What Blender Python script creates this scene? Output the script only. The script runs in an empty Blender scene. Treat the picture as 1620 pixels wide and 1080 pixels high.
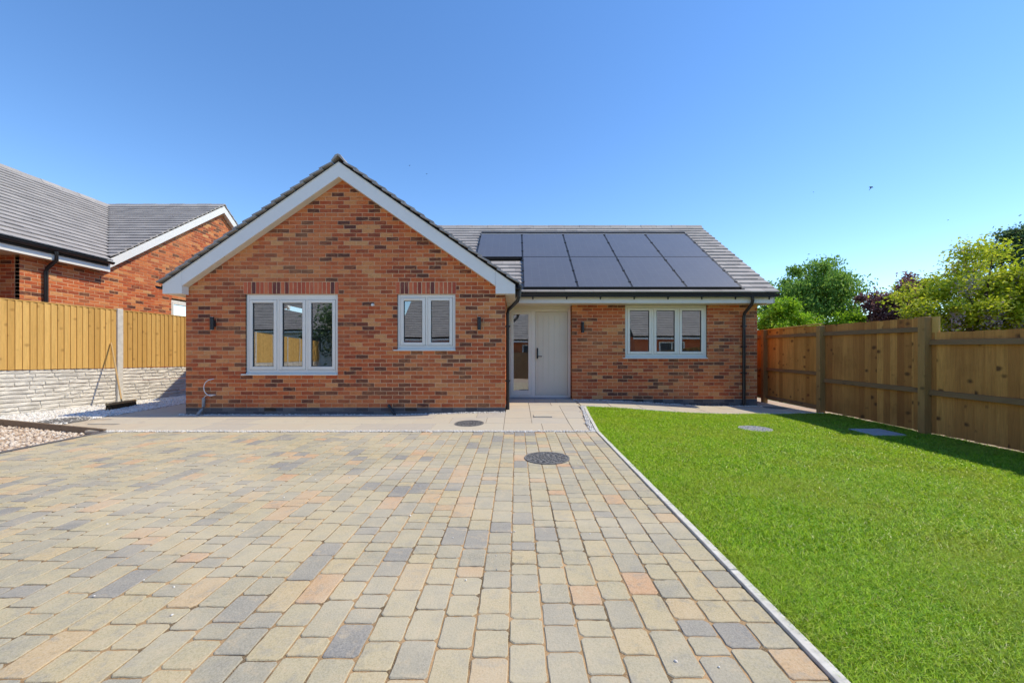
import bpy, bmesh, math, random
import numpy as np
from mathutils import Vector, Matrix

random.seed(7)
RNG = np.random.default_rng(11)
SC = bpy.context.scene
COL = SC.collection
R = math.radians

# ------------------------------------------------------------------ camera
F = 640.0                       # focal length in photograph pixels (1620 wide)
CAMZ = 1.08
PX, PY = 817.0, 565.0           # vanishing point of the house's depth direction
cam_d = bpy.data.cameras.new('camera')
cam = bpy.data.objects.new('camera', cam_d)
COL.objects.link(cam)
cam.location = (0, 0, CAMZ)
cam.rotation_euler = (R(90), 0, 0)
cam_d.sensor_width = 36.0
cam_d.lens = F / 1620 * 36.0
cam_d.shift_x = -(PX - 810) / 1620
cam_d.shift_y = (PY - 540) / 1620
cam_d.clip_start = 0.05
cam_d.clip_end = 2000
SC.camera = cam

# ------------------------------------------------------------------ light
SUN_EL, SUN_AZ = R(54), R(88)    # azimuth clockwise from +Y
w = bpy.data.worlds.new('World')
SC.world = w
w.use_nodes = True
nt = w.node_tree
bg = nt.nodes['Background']
sky = nt.nodes.new('ShaderNodeTexSky')
sky.sky_type = 'NISHITA'
sky.sun_disc = False
sky.sun_elevation = SUN_EL
sky.sun_rotation = SUN_AZ
sky.air_density = 0.9
sky.dust_density = 0.0
sky.ozone_density = 3.0
hsv = nt.nodes.new('ShaderNodeHueSaturation')
hsv.inputs['Saturation'].default_value = 1.22
hsv.inputs['Hue'].default_value = 0.507
hsv.inputs['Value'].default_value = 0.93
nt.links.new(sky.outputs[0], hsv.inputs['Color'])
nt.links.new(hsv.outputs[0], bg.inputs[0])
bg.inputs[1].default_value = 0.15
sun_d = bpy.data.lights.new('sun', 'SUN')
sun_d.energy = 2.05
sun_d.angle = R(0.53)
sun_d.color = (1.0, 0.93, 0.82)
sun = bpy.data.objects.new('sun', sun_d)
COL.objects.link(sun)
to_sun = Vector((math.cos(SUN_EL) * math.sin(SUN_AZ), math.cos(SUN_EL) * math.cos(SUN_AZ), math.sin(SUN_EL)))
sun.rotation_euler = to_sun.to_track_quat('Z', 'Y').to_euler()
sun.location = (12, 0, 20)
SC.view_settings.view_transform = 'Standard'
SC.view_settings.look = 'None'
SC.view_settings.gamma = 1.0
SC.view_settings.use_curve_mapping = False
SC.view_settings.exposure = 1.06
SC.view_settings.use_white_balance = True       # the photograph is balanced warm
SC.view_settings.white_balance_temperature = 7500
SC.view_settings.white_balance_tint = 6

# ------------------------------------------------------------------ helpers
def ss(a, b, x):
    t = min(1.0, max(0.0, (x - a) / (b - a)))
    return t * t * (3 - 2 * t)

def zg(x, y):
    """level of the made ground: it falls gently towards the camera and ramps up to the door"""
    z = -0.14 + 0.0219 * max(y, -14.0)
    z += 0.09 * ss(6.0, 8.6, y) * ss(4.2, 1.0, x) * ss(-2.5, -0.2, x)
    z -= 0.05 * ss(7.0, 9.0, y) * ss(2.5, 4.5, x)
    return z

class MB:
    """collects shapes into one mesh"""
    def __init__(s):
        s.v = []; s.f = []; s.sm = []
    def add(s, vs, fs, smooth=False):
        o = len(s.v)
        s.v.extend([tuple(p) for p in vs])
        s.f.extend([tuple(i + o for i in f) for f in fs])
        s.sm.extend([smooth] * len(fs))
    def box(s, x0, x1, y0, y1, z0, z1):
        s.hexa([(x0, y0, z0), (x1, y0, z0), (x1, y1, z0), (x0, y1, z0),
                (x0, y0, z1), (x1, y0, z1), (x1, y1, z1), (x0, y1, z1)])
    def hexa(s, p):
        s.add(p, [(0, 3, 2, 1), (4, 5, 6, 7), (0, 1, 5, 4), (1, 2, 6, 5), (2, 3, 7, 6), (3, 0, 4, 7)])
    def prism(s, poly, d):
        """polygon (list of 3-D points) extruded by vector d"""
        n = len(poly)
        d = Vector(d)
        a = [Vector(p) for p in poly]
        s.add([*a, *[p + d for p in a]],
              [tuple(range(n)), tuple(range(2 * n - 1, n - 1, -1))] +
              [(i, i + n, (i + 1) % n + n, (i + 1) % n) for i in range(n)])
    def tube(s, pts, r, n=10, caps=True):
        pts = [Vector(p) for p in pts]
        rs = r if isinstance(r, (list, tuple)) else [r] * len(pts)
        rings = []
        up = Vector((0.13, 0.21, 0.97)).normalized()
        for i, p in enumerate(pts):
            a = pts[max(i - 1, 0)]; b = pts[min(i + 1, len(pts) - 1)]
            t = (b - a)
            if t.length < 1e-9: t = Vector((0, 0, 1))
            t.normalize()
            u = t.cross(up)
            if u.length < 1e-3: u = t.cross(Vector((1, 0, 0)))
            u.normalize(); w_ = t.cross(u)
            rings.append([p + (u * math.cos(k * 2 * math.pi / n) + w_ * math.sin(k * 2 * math.pi / n)) * rs[i] for k in range(n)])
        vs = [q for rg in rings for q in rg]
        fs = []
        for i in range(len(pts) - 1):
            for k in range(n):
                fs.append((i * n + k, i * n + (k + 1) % n, (i + 1) * n + (k + 1) % n, (i + 1) * n + k))
        s.add(vs, fs, True)
        if caps:
            s.add(rings[0], [tuple(range(n))]); s.add(rings[-1], [tuple(range(n - 1, -1, -1))])
    def mesh(s, name):
        me = bpy.data.meshes.new(name)
        me.from_pydata(s.v, [], s.f)
        me.polygons.foreach_set('use_smooth', s.sm)
        me.update()
        bm = bmesh.new(); bm.from_mesh(me)
        bmesh.ops.recalc_face_normals(bm, faces=bm.faces[:])
        bm.to_mesh(me); bm.free()
        return me
    def build(s, name, mat, parent=None, kind=None, bevel=0):
        o = link(name, s.mesh(name), mat, parent, kind)
        if bevel:
            m = o.modifiers.new('bevel', 'BEVEL'); m.width = bevel; m.segments = 2; m.limit_method = 'ANGLE'
        return o

def link(name, me, mat=None, parent=None, kind=None):
    o = bpy.data.objects.new(name, me)
    COL.objects.link(o)
    if mat is not None and len(me.materials) == 0:
        me.materials.append(mat)
    if parent is not None:
        o.parent = parent
        o.matrix_parent_inverse = Matrix.Translation(-world_loc(parent))
    if kind: o['kind'] = kind
    return o

def world_loc(o):
    """things and parts are only ever moved, not turned, when they have children built in world space"""
    l = Vector(o.location)
    if o.parent is not None:
        l = l + world_loc(o.parent) + o.matrix_parent_inverse.to_translation()
    return l

def thing(name, label, cat, loc=(0, 0, 0), group=None):
    o = bpy.data.objects.new(name, None)
    o.empty_display_size = 0.2
    COL.objects.link(o)
    o.location = loc
    return tag(o, label, cat, group)

def tag(o, label, cat, group=None):
    o['label'] = label; o['category'] = cat
    if group: o['group'] = group
    return o

def np_mesh(name, verts, faces, mat, parent=None, kind=None, smooth=False):
    """verts (n,3), faces (m,k) numpy arrays"""
    me = bpy.data.meshes.new(name)
    verts = np.asarray(verts, dtype=np.float32); faces = np.asarray(faces, dtype=np.int32)
    m, k = faces.shape
    me.vertices.add(len(verts)); me.vertices.foreach_set('co', verts.ravel())
    me.loops.add(m * k); me.loops.foreach_set('vertex_index', faces.ravel())
    me.polygons.add(m); me.polygons.foreach_set('loop_start', np.arange(0, m * k, k, dtype=np.int32))
    me.polygons.foreach_set('use_smooth', np.full(m, smooth))
    me.update(calc_edges=True)
    return link(name, me, mat, parent, kind)

def sheet(name, poly_fn, x0, x1, y0, y1, off, mat, step=0.3, kind='structure', skirt=0.12):
    """a ground sheet following zg over a grid; poly_fn(x,y) keeps a cell"""
    nx = max(1, round((x1 - x0) / step)); ny = max(1, round((y1 - y0) / step))
    xs = np.linspace(x0, x1, nx + 1); ys = np.linspace(y0, y1, ny + 1)
    v = [(x, y, zg(x, y) + off) for y in ys for x in xs]
    f = []
    for j in range(ny):
        for i in range(nx):
            cx = (xs[i] + xs[i + 1]) / 2; cy = (ys[j] + ys[j + 1]) / 2
            if poly_fn is None or poly_fn(cx, cy):
                a = j * (nx + 1) + i
                f.append((a, a + 1, a + nx + 2, a + nx + 1))
    return np_mesh(name, v, f, mat, kind=kind)

# ------------------------------------------------------------------ materials
def N(nt, t, **kw):
    n = nt.nodes.new(t)
    for k, v in kw.items(): setattr(n, k, v)
    return n

class Mat:
    """small builder round a Principled material"""
    def __init__(s, name, rough=0.6, spec=0.35, metal=0.0):
        s.m = bpy.data.materials.new(name); s.m.use_nodes = True
        s.t = s.m.node_tree
        s.b = s.t.nodes['Principled BSDF']
        s.out = s.t.nodes['Material Output']
        s.b.inputs['Roughness'].default_value = rough
        s.b.inputs['Specular IOR Level'].default_value = spec
        s.b.inputs['Metallic'].default_value = metal
        g = N(s.t, 'ShaderNodeNewGeometry'); s.pos = g.outputs['Position']; s.isl = g.outputs['Random Per Island']
        s.bumps = None
    def l(s, a, b): s.t.links.new(a, b)
    def math(s, op, a, b=None, c=None):
        n = N(s.t, 'ShaderNodeMath', operation=op)
        for i, x in enumerate((a, b, c)):
            if x is None: continue
            if isinstance(x, (int, float)): n.inputs[i].default_value = x
            else: s.l(x, n.inputs[i])
        return n.outputs[0]
    def rnd(s, salt=0.0):
        oi = N(s.t, 'ShaderNodeObjectInfo')
        a = s.math('ADD', oi.outputs['Random'], s.isl)
        if salt: a = s.math('MULTIPLY', a, 7.31 + salt * 13.7)
        return s.math('FRACT', a)
    def vec(s, scale=(1, 1, 1), add_rnd=0.0, coord=None):
        m = N(s.t, 'ShaderNodeMapping'); m.inputs['Scale'].default_value = scale
        src = s.pos if coord is None else coord
        if add_rnd:
            v = N(s.t, 'ShaderNodeVectorMath', operation='ADD')
            c = N(s.t, 'ShaderNodeCombineXYZ'); r = s.math('MULTIPLY', s.rnd(), add_rnd)
            s.l(r, c.inputs[0]); s.l(r, c.inputs[1]); s.l(r, c.inputs[2])
            s.l(src, v.inputs[0]); s.l(c.outputs[0], v.inputs[1]); src = v.outputs[0]
        s.l(src, m.inputs['Vector'])
        return m.outputs[0]
    def noise(s, scale, detail=4, rough=0.55, vec=None, dist=0.0):
        n = N(s.t, 'ShaderNodeTexNoise'); n.inputs['Scale'].default_value = scale
        n.inputs['Detail'].default_value = detail; n.inputs['Roughness'].default_value = rough
        n.inputs['Distortion'].default_value = dist
        s.l(vec if vec is not None else s.pos, n.inputs['Vector'])
        return n.outputs['Fac']
    def voro(s, scale, vec=None, feature='F1', out='Distance'):
        n = N(s.t, 'ShaderNodeTexVoronoi', feature=feature); n.inputs['Scale'].default_value = scale
        s.l(vec if vec is not None else s.pos, n.inputs['Vector'])
        return n.outputs[out]
    def ramp(s, fac, stops, interp='LINEAR'):
        n = N(s.t, 'ShaderNodeValToRGB'); n.color_ramp.interpolation = interp
        e = n.color_ramp.elements
        while len(e) < len(stops): e.new(0.5)
        for x, (p, c) in zip(e, stops):
            x.position = p; x.color = (*c, 1) if len(c) == 3 else c
        s.l(fac, n.inputs[0]); return n.outputs[0]
    def mix(s, fac, a, b, mode='MIX'):
        n = N(s.t, 'ShaderNodeMix', data_type='RGBA', blend_type=mode)
        for i, x in ((0, fac), (6, a), (7, b)):
            if isinstance(x, (int, float)): n.inputs[i].default_value = x
            elif isinstance(x, tuple): n.inputs[i].default_value = (*x, 1)
            else: s.l(x, n.inputs[i])
        return n.outputs[2]
    def rangemap(s, x, a, b, c, d):
        n = N(s.t, 'ShaderNodeMapRange'); s.l(x, n.inputs[0])
        for i, q in enumerate((a, b, c, d)): n.inputs[i + 1].default_value = q
        return n.outputs[0]
    def color(s, c):
        if isinstance(c, tuple): s.b.inputs['Base Color'].default_value = (*c, 1)
        else: s.l(c, s.b.inputs['Base Color'])
        return s
    def bump(s, h, strength=0.4, dist=0.01):
        n = N(s.t, 'ShaderNodeBump'); n.inputs['Strength'].default_value = strength; n.inputs['Distance'].default_value = dist
        s.l(h, n.inputs['Height'])
        if s.bumps is not None: s.l(s.bumps, n.inputs['Normal'])
        s.bumps = n.outputs[0]; s.l(s.bumps, s.b.inputs['Normal'])
        return s

M = {}
def simple(name, col, rough=0.5, spec=0.4, var=0.06, scale=6.0, metal=0.0):
    m = Mat(name, rough, spec, metal)
    n = m.noise(scale, 5)
    hi = tuple(min(1, c * (1 + var)) for c in col); lo = tuple(c * (1 - var * 1.6) for c in col)
    m.color(m.ramp(n, [(0.3, lo), (0.7, hi)]))
    M[name] = m.m
    return m

# brick: mixed stock, each brick its own tone, with creased sandy smears
m = Mat('brick', 0.85, 0.2)
r1 = m.rnd()
base = m.ramp(r1, [(0.0, (0.084, 0.039, 0.033)), (0.10, (0.147, 0.051, 0.036)), (0.14, (0.336, 0.073, 0.036)),
                   (0.36, (0.525, 0.102, 0.038)), (0.60, (0.651, 0.147, 0.050)), (0.82, (0.724, 0.209, 0.070)),
                   (0.94, (0.756, 0.288, 0.104)), (1.0, (0.766, 0.391, 0.163))])
smear = m.noise(9, 5, 0.65, m.vec((1, 1, 3.2), 30.0), 0.6)
sm2 = m.noise(55, 4, 0.6, m.vec((1, 1, 2.0), 11.0))
c = m.mix(m.rangemap(smear, 0.50, 0.70, 0.0, 0.65), base, (0.672, 0.279, 0.104))
c = m.mix(m.rangemap(smear, 0.46, 0.28, 0.0, 0.6), c, (0.231, 0.060, 0.033))
c = m.mix(m.rangemap(sm2, 0.35, 0.7, 0.35, 0.0), c, (0.179, 0.065, 0.037))
c = m.mix(m.rangemap(m.noise(0.9, 3), 0.45, 0.7, 0.0, 0.30), c, (0.651, 0.307, 0.133))
m.color(c).bump(sm2, 0.5, 0.006)
M['brick'] = m.m
m = Mat('soldier_brick', 0.85, 0.2)
c = m.ramp(m.rnd(), [(0, (0.13, 0.055, 0.05)), (0.12, (0.22, 0.06, 0.045)), (0.16, (0.42, 0.085, 0.05)), (0.6, (0.58, 0.13, 0.062)), (1, (0.68, 0.20, 0.09))])
c = m.mix(m.rangemap(m.noise(14, 5, 0.6, m.vec((1, 1, 0.4), 12.0)), 0.52, 0.75, 0, 0.5), c, (0.66, 0.28, 0.14))
m.color(c).bump(m.noise(55, 4), 0.5, 0.006); M['soldier_brick'] = m.m
m = simple('mortar', (0.70, 0.46, 0.28), 0.95, 0.1, 0.14, 14); m.bump(m.noise(160, 3), 0.5, 0.004)
m = Mat('plinth_brick', 0.6, 0.35)
m.color(m.ramp(m.rnd(), [(0, (0.055, 0.055, 0.065)), (0.6, (0.105, 0.105, 0.115)), (1, (0.15, 0.145, 0.145))])).bump(m.noise(60, 4), 0.3, 0.004)
M['plinth_brick'] = m.m
simple('plinth_mortar', (0.21, 0.20, 0.19), 0.95, 0.1, 0.15, 12)

# roof tile: flat concrete tile, weather-greyed
m = Mat('roof_tile', 0.72, 0.35)
n1 = m.noise(2.2, 5, 0.6); n2 = m.noise(70, 3)
c = m.ramp(m.rnd(), [(0, (0.29, 0.268, 0.255)), (0.5, (0.335, 0.31, 0.295)), (1, (0.385, 0.355, 0.335))])
c = m.mix(m.rangemap(n1, 0.4, 0.7, 0, 0.3), c, (0.44, 0.405, 0.38))
m.color(c).bump(n2, 0.35, 0.003)
M['roof_tile'] = m.m
simple('roof_base', (0.045, 0.042, 0.042), 0.9, 0.1)
simple('upvc_white', (0.78, 0.76, 0.72), 0.35, 0.45, 0.02, 1.5)
simple('upvc_cream', (0.72, 0.68, 0.58), 0.38, 0.45, 0.02, 2)
m = Mat('door_paint', 0.42, 0.4); m.color(m.ramp(m.noise(2, 4), [(0.3, (0.66, 0.61, 0.50)), (0.7, (0.70, 0.65, 0.54))]))
m.bump(m.noise(30, 4, 0.6, m.vec((6, 6, 0.35))), 0.12, 0.003); M['door_paint'] = m.m
simple('window_frame', (0.78, 0.75, 0.67), 0.36, 0.45, 0.02, 2)
simple('gasket', (0.05, 0.05, 0.05), 0.6)
simple('black_plastic', (0.018, 0.018, 0.021), 0.38, 0.5, 0.1)
simple('black_metal', (0.016, 0.017, 0.02), 0.45, 0.5, 0.1)
simple('grey_pipe', (0.30, 0.31, 0.32), 0.5)
simple('cable_white', (0.75, 0.72, 0.70), 0.45)
simple('lens', (0.8, 0.8, 0.78), 0.2)
simple('plaster', (0.55, 0.53, 0.50), 0.9, 0.2)
simple('chrome', (0.55, 0.55, 0.56), 0.25, 0.5, 0.02, 5, 1.0)

# glass: thin pane, part mirror part clear
m = Mat('glass'); t = m.t
tr = N(t, 'ShaderNodeBsdfTransparent'); tr.inputs[0].default_value = (0.78, 0.82, 0.80, 1)
gl = N(t, 'ShaderNodeBsdfGlossy'); gl.inputs['Roughness'].default_value = 0.0; gl.inputs['Color'].default_value = (0.96, 0.98, 0.98, 1)
fr = N(t, 'ShaderNodeFresnel'); fr.inputs['IOR'].default_value = 1.5
fac = m.math('MULTIPLY_ADD', fr.outputs[0], 0.8, 0.34)
bn = N(t, 'ShaderNodeBump'); bn.inputs['Strength'].default_value = 0.02; bn.inputs['Distance'].default_value = 0.02
m.l(m.noise(1.8, 1), bn.inputs['Height']); m.l(bn.outputs[0], gl.inputs['Normal'])
mx = N(t, 'ShaderNodeMixShader'); m.l(fac, mx.inputs[0]); m.l(tr.outputs[0], mx.inputs[1]); m.l(gl.outputs[0], mx.inputs[2])
m.l(mx.outputs[0], m.out.inputs[0]); M['glass'] = m.m

# solar panel: black cells under glass with a fine grid
m = Mat('solar_cell', 0.28, 0.5)
tc = N(m.t, 'ShaderNodeTexCoord')
bt = N(m.t, 'ShaderNodeTexBrick'); bt.offset = 0.0
bt.inputs['Color1'].default_value = (0.105, 0.10, 0.105, 1); bt.inputs['Color2'].default_value = (0.112, 0.108, 0.112, 1)
bt.inputs['Mortar'].default_value = (0.165, 0.16, 0.16, 1); bt.inputs['Scale'].default_value = 1.0
bt.inputs['Brick Width'].default_value = 0.182; bt.inputs['Row Height'].default_value = 0.091; bt.inputs['Mortar Size'].default_value = 0.0022
m.l(tc.outputs['Object'], bt.inputs['Vector'])
m.color(m.mix(m.rangemap(m.noise(1.3, 3), 0.4, 0.7, 0, 0.25), bt.outputs[0], (0.08, 0.08, 0.085)))
m.b.inputs['Coat Weight'].default_value = 0.6; m.b.inputs['Coat Roughness'].default_value = 0.12
m.b.inputs['Roughness'].default_value = 0.42
M['solar_cell'] = m.m

# block paving
m = Mat('paver', 0.88, 0.22)
r1 = m.rnd(); r2 = m.rnd(1.0)
base = m.ramp(r1, [(0.0, (0.21, 0.21, 0.21)), (0.08, (0.25, 0.245, 0.23)), (0.13, (0.33, 0.305, 0.235)), (0.42, (0.40, 0.355, 0.24)),
                   (0.68, (0.45, 0.385, 0.235)), (0.85, (0.50, 0.40, 0.225)), (0.93, (0.54, 0.365, 0.20)), (1.0, (0.57, 0.32, 0.17))])
mot = m.noise(11, 6, 0.68, m.vec((1, 1, 1), 23.0), 0.5)
c = m.mix(m.rangemap(mot, 0.50, 0.68, 0, 0.7), base, (0.27, 0.26, 0.225))
c = m.mix(m.rangemap(mot, 0.47, 0.28, 0, 0.65), c, (0.56, 0.43, 0.265))
spk = m.noise(120, 4, 0.7)
c = m.mix(m.rangemap(spk, 0.42, 0.75, 0.0, 0.4), c, (0.64, 0.57, 0.46))
c = m.mix(m.rangemap(spk, 0.46, 0.3, 0.0, 0.5), c, (0.20, 0.18, 0.145))
dust = m.noise(0.62, 4, 0.6, m.vec((1, 1.6, 1)), 0.4)
c = m.mix(m.rangemap(dust, 0.42, 0.64, 0.08, 0.62), c, (0.56, 0.49, 0.365))
m.color(c).bump(spk, 0.6, 0.004).bump(mot, 0.3, 0.01)
M['paver'] = m.m
m = Mat('joint_sand', 0.98, 0.05)
c = m.ramp(m.noise(5, 5), [(0.38, (0.14, 0.10, 0.06)), (0.5, (0.36, 0.23, 0.12)), (0.68, (0.55, 0.35, 0.19))])
c = m.mix(m.rangemap(m.noise(220, 2), 0.5, 0.7, 0, 0.5), c, (0.62, 0.47, 0.32))
m.color(c).bump(m.noise(180, 3), 0.8, 0.004); M['joint_sand'] = m.m

# riven sandstone slabs
m = Mat('sandstone', 0.85, 0.25)
c = m.ramp(m.rnd(), [(0, (0.46, 0.415, 0.355)), (0.35, (0.50, 0.45, 0.37)), (0.7, (0.52, 0.465, 0.37)), (1, (0.51, 0.44, 0.345))])
nn = m.noise(2.6, 6, 0.62, m.vec((1, 1, 1), 17.0), 1.2)
c = m.mix(m.rangemap(nn, 0.5, 0.72, 0, 0.55), c, (0.56, 0.47, 0.35))
c = m.mix(m.rangemap(nn, 0.42, 0.28, 0, 0.45), c, (0.36, 0.315, 0.285))
m.color(c).bump(m.noise(11, 5), 0.35, 0.012); M['sandstone'] = m.m
m = simple('slab_joint', (0.52, 0.44, 0.34), 0.95, 0.1, 0.12, 9)
m = simple('kerb_concrete', (0.64, 0.61, 0.55), 0.9, 0.2, 0.12, 20); m.bump(m.noise(90, 4), 0.4, 0.003)
m = simple('dark_edging', (0.125, 0.12, 0.125), 0.85, 0.2, 0.12, 15)
m = Mat('pebble', 0.75, 0.3)
m.color(m.ramp(m.rnd(), [(0, (0.52, 0.49, 0.45)), (0.3, (0.68, 0.66, 0.62)), (0.8, (0.78, 0.77, 0.74)), (1, (0.60, 0.52, 0.44))])); M['pebble'] = m.m
m = Mat('rubble', 0.9, 0.2)
m.color(m.ramp(m.rnd(), [(0, (0.42, 0.30, 0.21)), (0.3, (0.56, 0.44, 0.34)), (0.7, (0.66, 0.56, 0.46)), (1, (0.72, 0.66, 0.58))])); M['rubble'] = m.m
m = Mat('gravel_bed', 0.95, 0.15)
vd = m.voro(48, None, 'F1', 'Distance')
m.color(m.ramp(vd, [(0.1, (0.70, 0.68, 0.64)), (0.5, (0.50, 0.47, 0.43)), (0.75, (0.28, 0.25, 0.22))])).bump(vd, -0.8, 0.02); M['gravel_bed'] = m.m
m = Mat('hardcore', 0.97, 0.1)
n1 = m.noise(3, 6, 0.65); vd = m.voro(34)
c = m.ramp(n1, [(0.3, (0.36, 0.27, 0.20)), (0.55, (0.47, 0.37, 0.29)), (0.75, (0.55, 0.46, 0.38))])
m.color(c).bump(vd, -0.7, 0.02); M['hardcore'] = m.m
m = Mat('soil', 0.97, 0.1)
n1 = m.noise(30, 5, 0.65)
m.color(m.ramp(n1, [(0.3, (0.13, 0.24, 0.012)), (0.6, (0.24, 0.37, 0.025)), (0.8, (0.38, 0.40, 0.08))])); M['soil'] = m.m
m = Mat('far_ground', 0.97, 0.1)
m.color(m.ramp(m.noise(0.4, 5), [(0.35, (0.06, 0.10, 0.03)), (0.65, (0.16, 0.15, 0.08))])); M['far_ground'] = m.m

def leafmat(name, stops, trans=0.5, rough=0.5, patch=None, up=0.0):
    m = Mat(name, rough, 0.3)
    c = m.ramp(m.rnd(), stops)
    if patch:
        n1 = m.noise(patch[0], 4, 0.6)
        c = m.mix(m.rangemap(n1, 0.45, 0.72, 0, patch[2]), c, patch[1])
    m.color(c)
    if up:      # blades stand close: shade them partly like the surface of the sward
        g = N(m.t, 'ShaderNodeNewGeometry'); v = N(m.t, 'ShaderNodeMix', data_type='VECTOR'); v.inputs[0].default_value = up
        m.l(g.outputs['Normal'], v.inputs[4]); v.inputs[5].default_value = (0, 0, 1); m.l(v.outputs[1], m.b.inputs['Normal'])
    tl = N(m.t, 'ShaderNodeBsdfTranslucent'); m.l(c, tl.inputs[0])
    mx = N(m.t, 'ShaderNodeMixShader'); mx.inputs[0].default_value = trans
    m.l(m.b.outputs[0], mx.inputs[1]); m.l(tl.outputs[0], mx.inputs[2]); m.l(mx.outputs[0], m.out.inputs[0])
    M[name] = m.m
leafmat('grass', [(0, (0.08, 0.22, 0.006)), (0.25, (0.21, 0.45, 0.010)), (0.6, (0.37, 0.63, 0.020)), (0.90, (0.52, 0.74, 0.06)), (0.97, (0.70, 0.76, 0.18)), (1, (0.66, 0.54, 0.25))],
        0.28, 0.34, (1.3, (0.46, 0.50, 0.06), 0.5), 0.72)
leafmat('leaf_mid', [(0, (0.13, 0.25, 0.04)), (0.5, (0.23, 0.41, 0.07)), (1, (0.37, 0.56, 0.12))])
leafmat('leaf_bright', [(0, (0.17, 0.34, 0.02)), (0.5, (0.29, 0.52, 0.035)), (1, (0.44, 0.64, 0.07))])
leafmat('leaf_yellow', [(0, (0.28, 0.37, 0.02)), (0.5, (0.50, 0.58, 0.04)), (1, (0.74, 0.76, 0.10))])
leafmat('leaf_purple', [(0, (0.11, 0.05, 0.06)), (0.6, (0.23, 0.10, 0.11)), (1, (0.36, 0.21, 0.19))])
leafmat('leaf_dark', [(0, (0.06, 0.12, 0.045)), (0.6, (0.12, 0.20, 0.08)), (1, (0.20, 0.30, 0.12))])
leafmat('blossom_lilac', [(0, (0.42, 0.33, 0.44)), (0.6, (0.58, 0.48, 0.58)), (1, (0.72, 0.64, 0.68))])
m = simple('bark', (0.11, 0.085, 0.065), 0.95, 0.1, 0.25, 9); m.bump(m.noise(14, 5), 0.7, 0.03)

# timber, board grain runs up the board; each board has its own tone and knots
def timber(name, lo, hi, knot, stain=0.0, along='z', knots=0.7):
    m = Mat(name, 0.75, 0.25)
    sc = (9, 9, 0.55) if along == 'z' else (9, 0.55, 9)
    v = m.vec(sc, 37.0)
    g = m.noise(3.0, 5, 0.6, v, 1.6)
    fine = m.noise(22, 3, 0.6, v)
    c = m.mix(m.rnd(), lo, hi)
    c = m.mix(m.rangemap(g, 0.4, 0.72, 0, 0.45), c, tuple(x * 0.62 for x in lo))
    c = m.mix(m.rangemap(fine, 0.5, 0.75, 0, 0.25), c, tuple(x * 0.6 for x in lo))
    wob = m.noise(7, 3, 0.6, m.vec((1, 1, 1), 9.0))
    kv = m.vec((5.2, 5.2, 6.6) if along == 'z' else (6, 4.1, 6), 51.0)
    vn = N(m.t, 'ShaderNodeTexVoronoi'); vn.inputs['Scale'].default_value = 1.0; m.l(kv, vn.inputs['Vector'])
    sep = N(m.t, 'ShaderNodeSeparateColor'); m.l(vn.outputs['Color'], sep.inputs[0])
    kd = m.math('ADD', vn.outputs['Distance'], m.math('MULTIPLY', m.math('SUBTRACT', wob, 0.5), 0.28))
    kn = m.math('MULTIPLY', m.rangemap(kd, 0.10, 0.26, knots, 0.0), m.math('GREATER_THAN', sep.outputs[0], 0.45))
    c = m.mix(kn, c, knot)
    if stain:
        st = m.noise(1.7, 4, 0.6)
        c = m.mix(m.rangemap(st, 0.5, 0.75, 0, stain), c, tuple(x * 0.5 for x in lo))
    m.color(c).bump(fine, 0.25, 0.002)
    M[name] = m.m
timber('board_gold', (0.60, 0.35, 0.105), (0.79, 0.50, 0.17), (0.30, 0.15, 0.045), 0.0, 'z', 0.55)
timber('board_brown', (0.37, 0.142, 0.040), (0.68, 0.325, 0.095), (0.10, 0.042, 0.018), 0.45, 'z', 0.9)
timber('board_orange', (0.46, 0.185, 0.045), (0.74, 0.35, 0.095), (0.15, 0.05, 0.018), 0.25, 'z', 0.8)
timber('post_brown', (0.34, 0.18, 0.065), (0.43, 0.24, 0.09), (0.08, 0.045, 0.02), 0.2)
timber('rail_brown', (0.24, 0.135, 0.06), (0.30, 0.17, 0.078), (0.08, 0.045, 0.02), 0.2, 'y')
timber('edging_timber', (0.22, 0.16, 0.11), (0.27, 0.20, 0.14), (0.1, 0.07, 0.05), 0.2, 'y')
timber('broom_wood', (0.50, 0.33, 0.15), (0.55, 0.37, 0.18), (0.3, 0.18, 0.08), 0.0, 'z', 0.1)
simple('bristle', (0.12, 0.075, 0.04), 0.9, 0.1, 0.3, 40)
m = simple('post_concrete', (0.66, 0.63, 0.57), 0.9, 0.2, 0.1, 12); m.bump(m.noise(80, 4), 0.4, 0.003)
m = simple('rock_face', (0.70, 0.665, 0.60), 0.92, 0.2, 0.12, 5); m.bump(m.noise(22, 6, 0.65), 0.8, 0.02)
m = simple('cast_iron', (0.19, 0.185, 0.18), 0.55, 0.4, 0.2, 20)
m = simple('galv_cover', (0.45, 0.45, 0.44), 0.5, 0.4, 0.12, 18)
m = simple('concrete_slab', (0.36, 0.36, 0.36), 0.9, 0.2, 0.1, 9)
simple('bird_dark', (0.03, 0.035, 0.045), 0.7)
simple('render_white', (0.70, 0.69, 0.66), 0.9, 0.2, 0.05, 2)
simple('rubbish_pale', (0.62, 0.52, 0.50), 0.6, 0.3, 0.25, 6)

# ------------------------------------------------------------------ ground and paving
GAP = 0.006
DR_X0, DR_X1, DR_Y1 = -6.0, 1.165, 5.915
far = np_mesh('ground', [(-400, -400, -0.8), (400, -400, -0.8), (400, 400, -0.8), (-400, 400, -0.8)], [(0, 1, 2, 3)], M['far_ground'], kind='structure')

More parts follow.
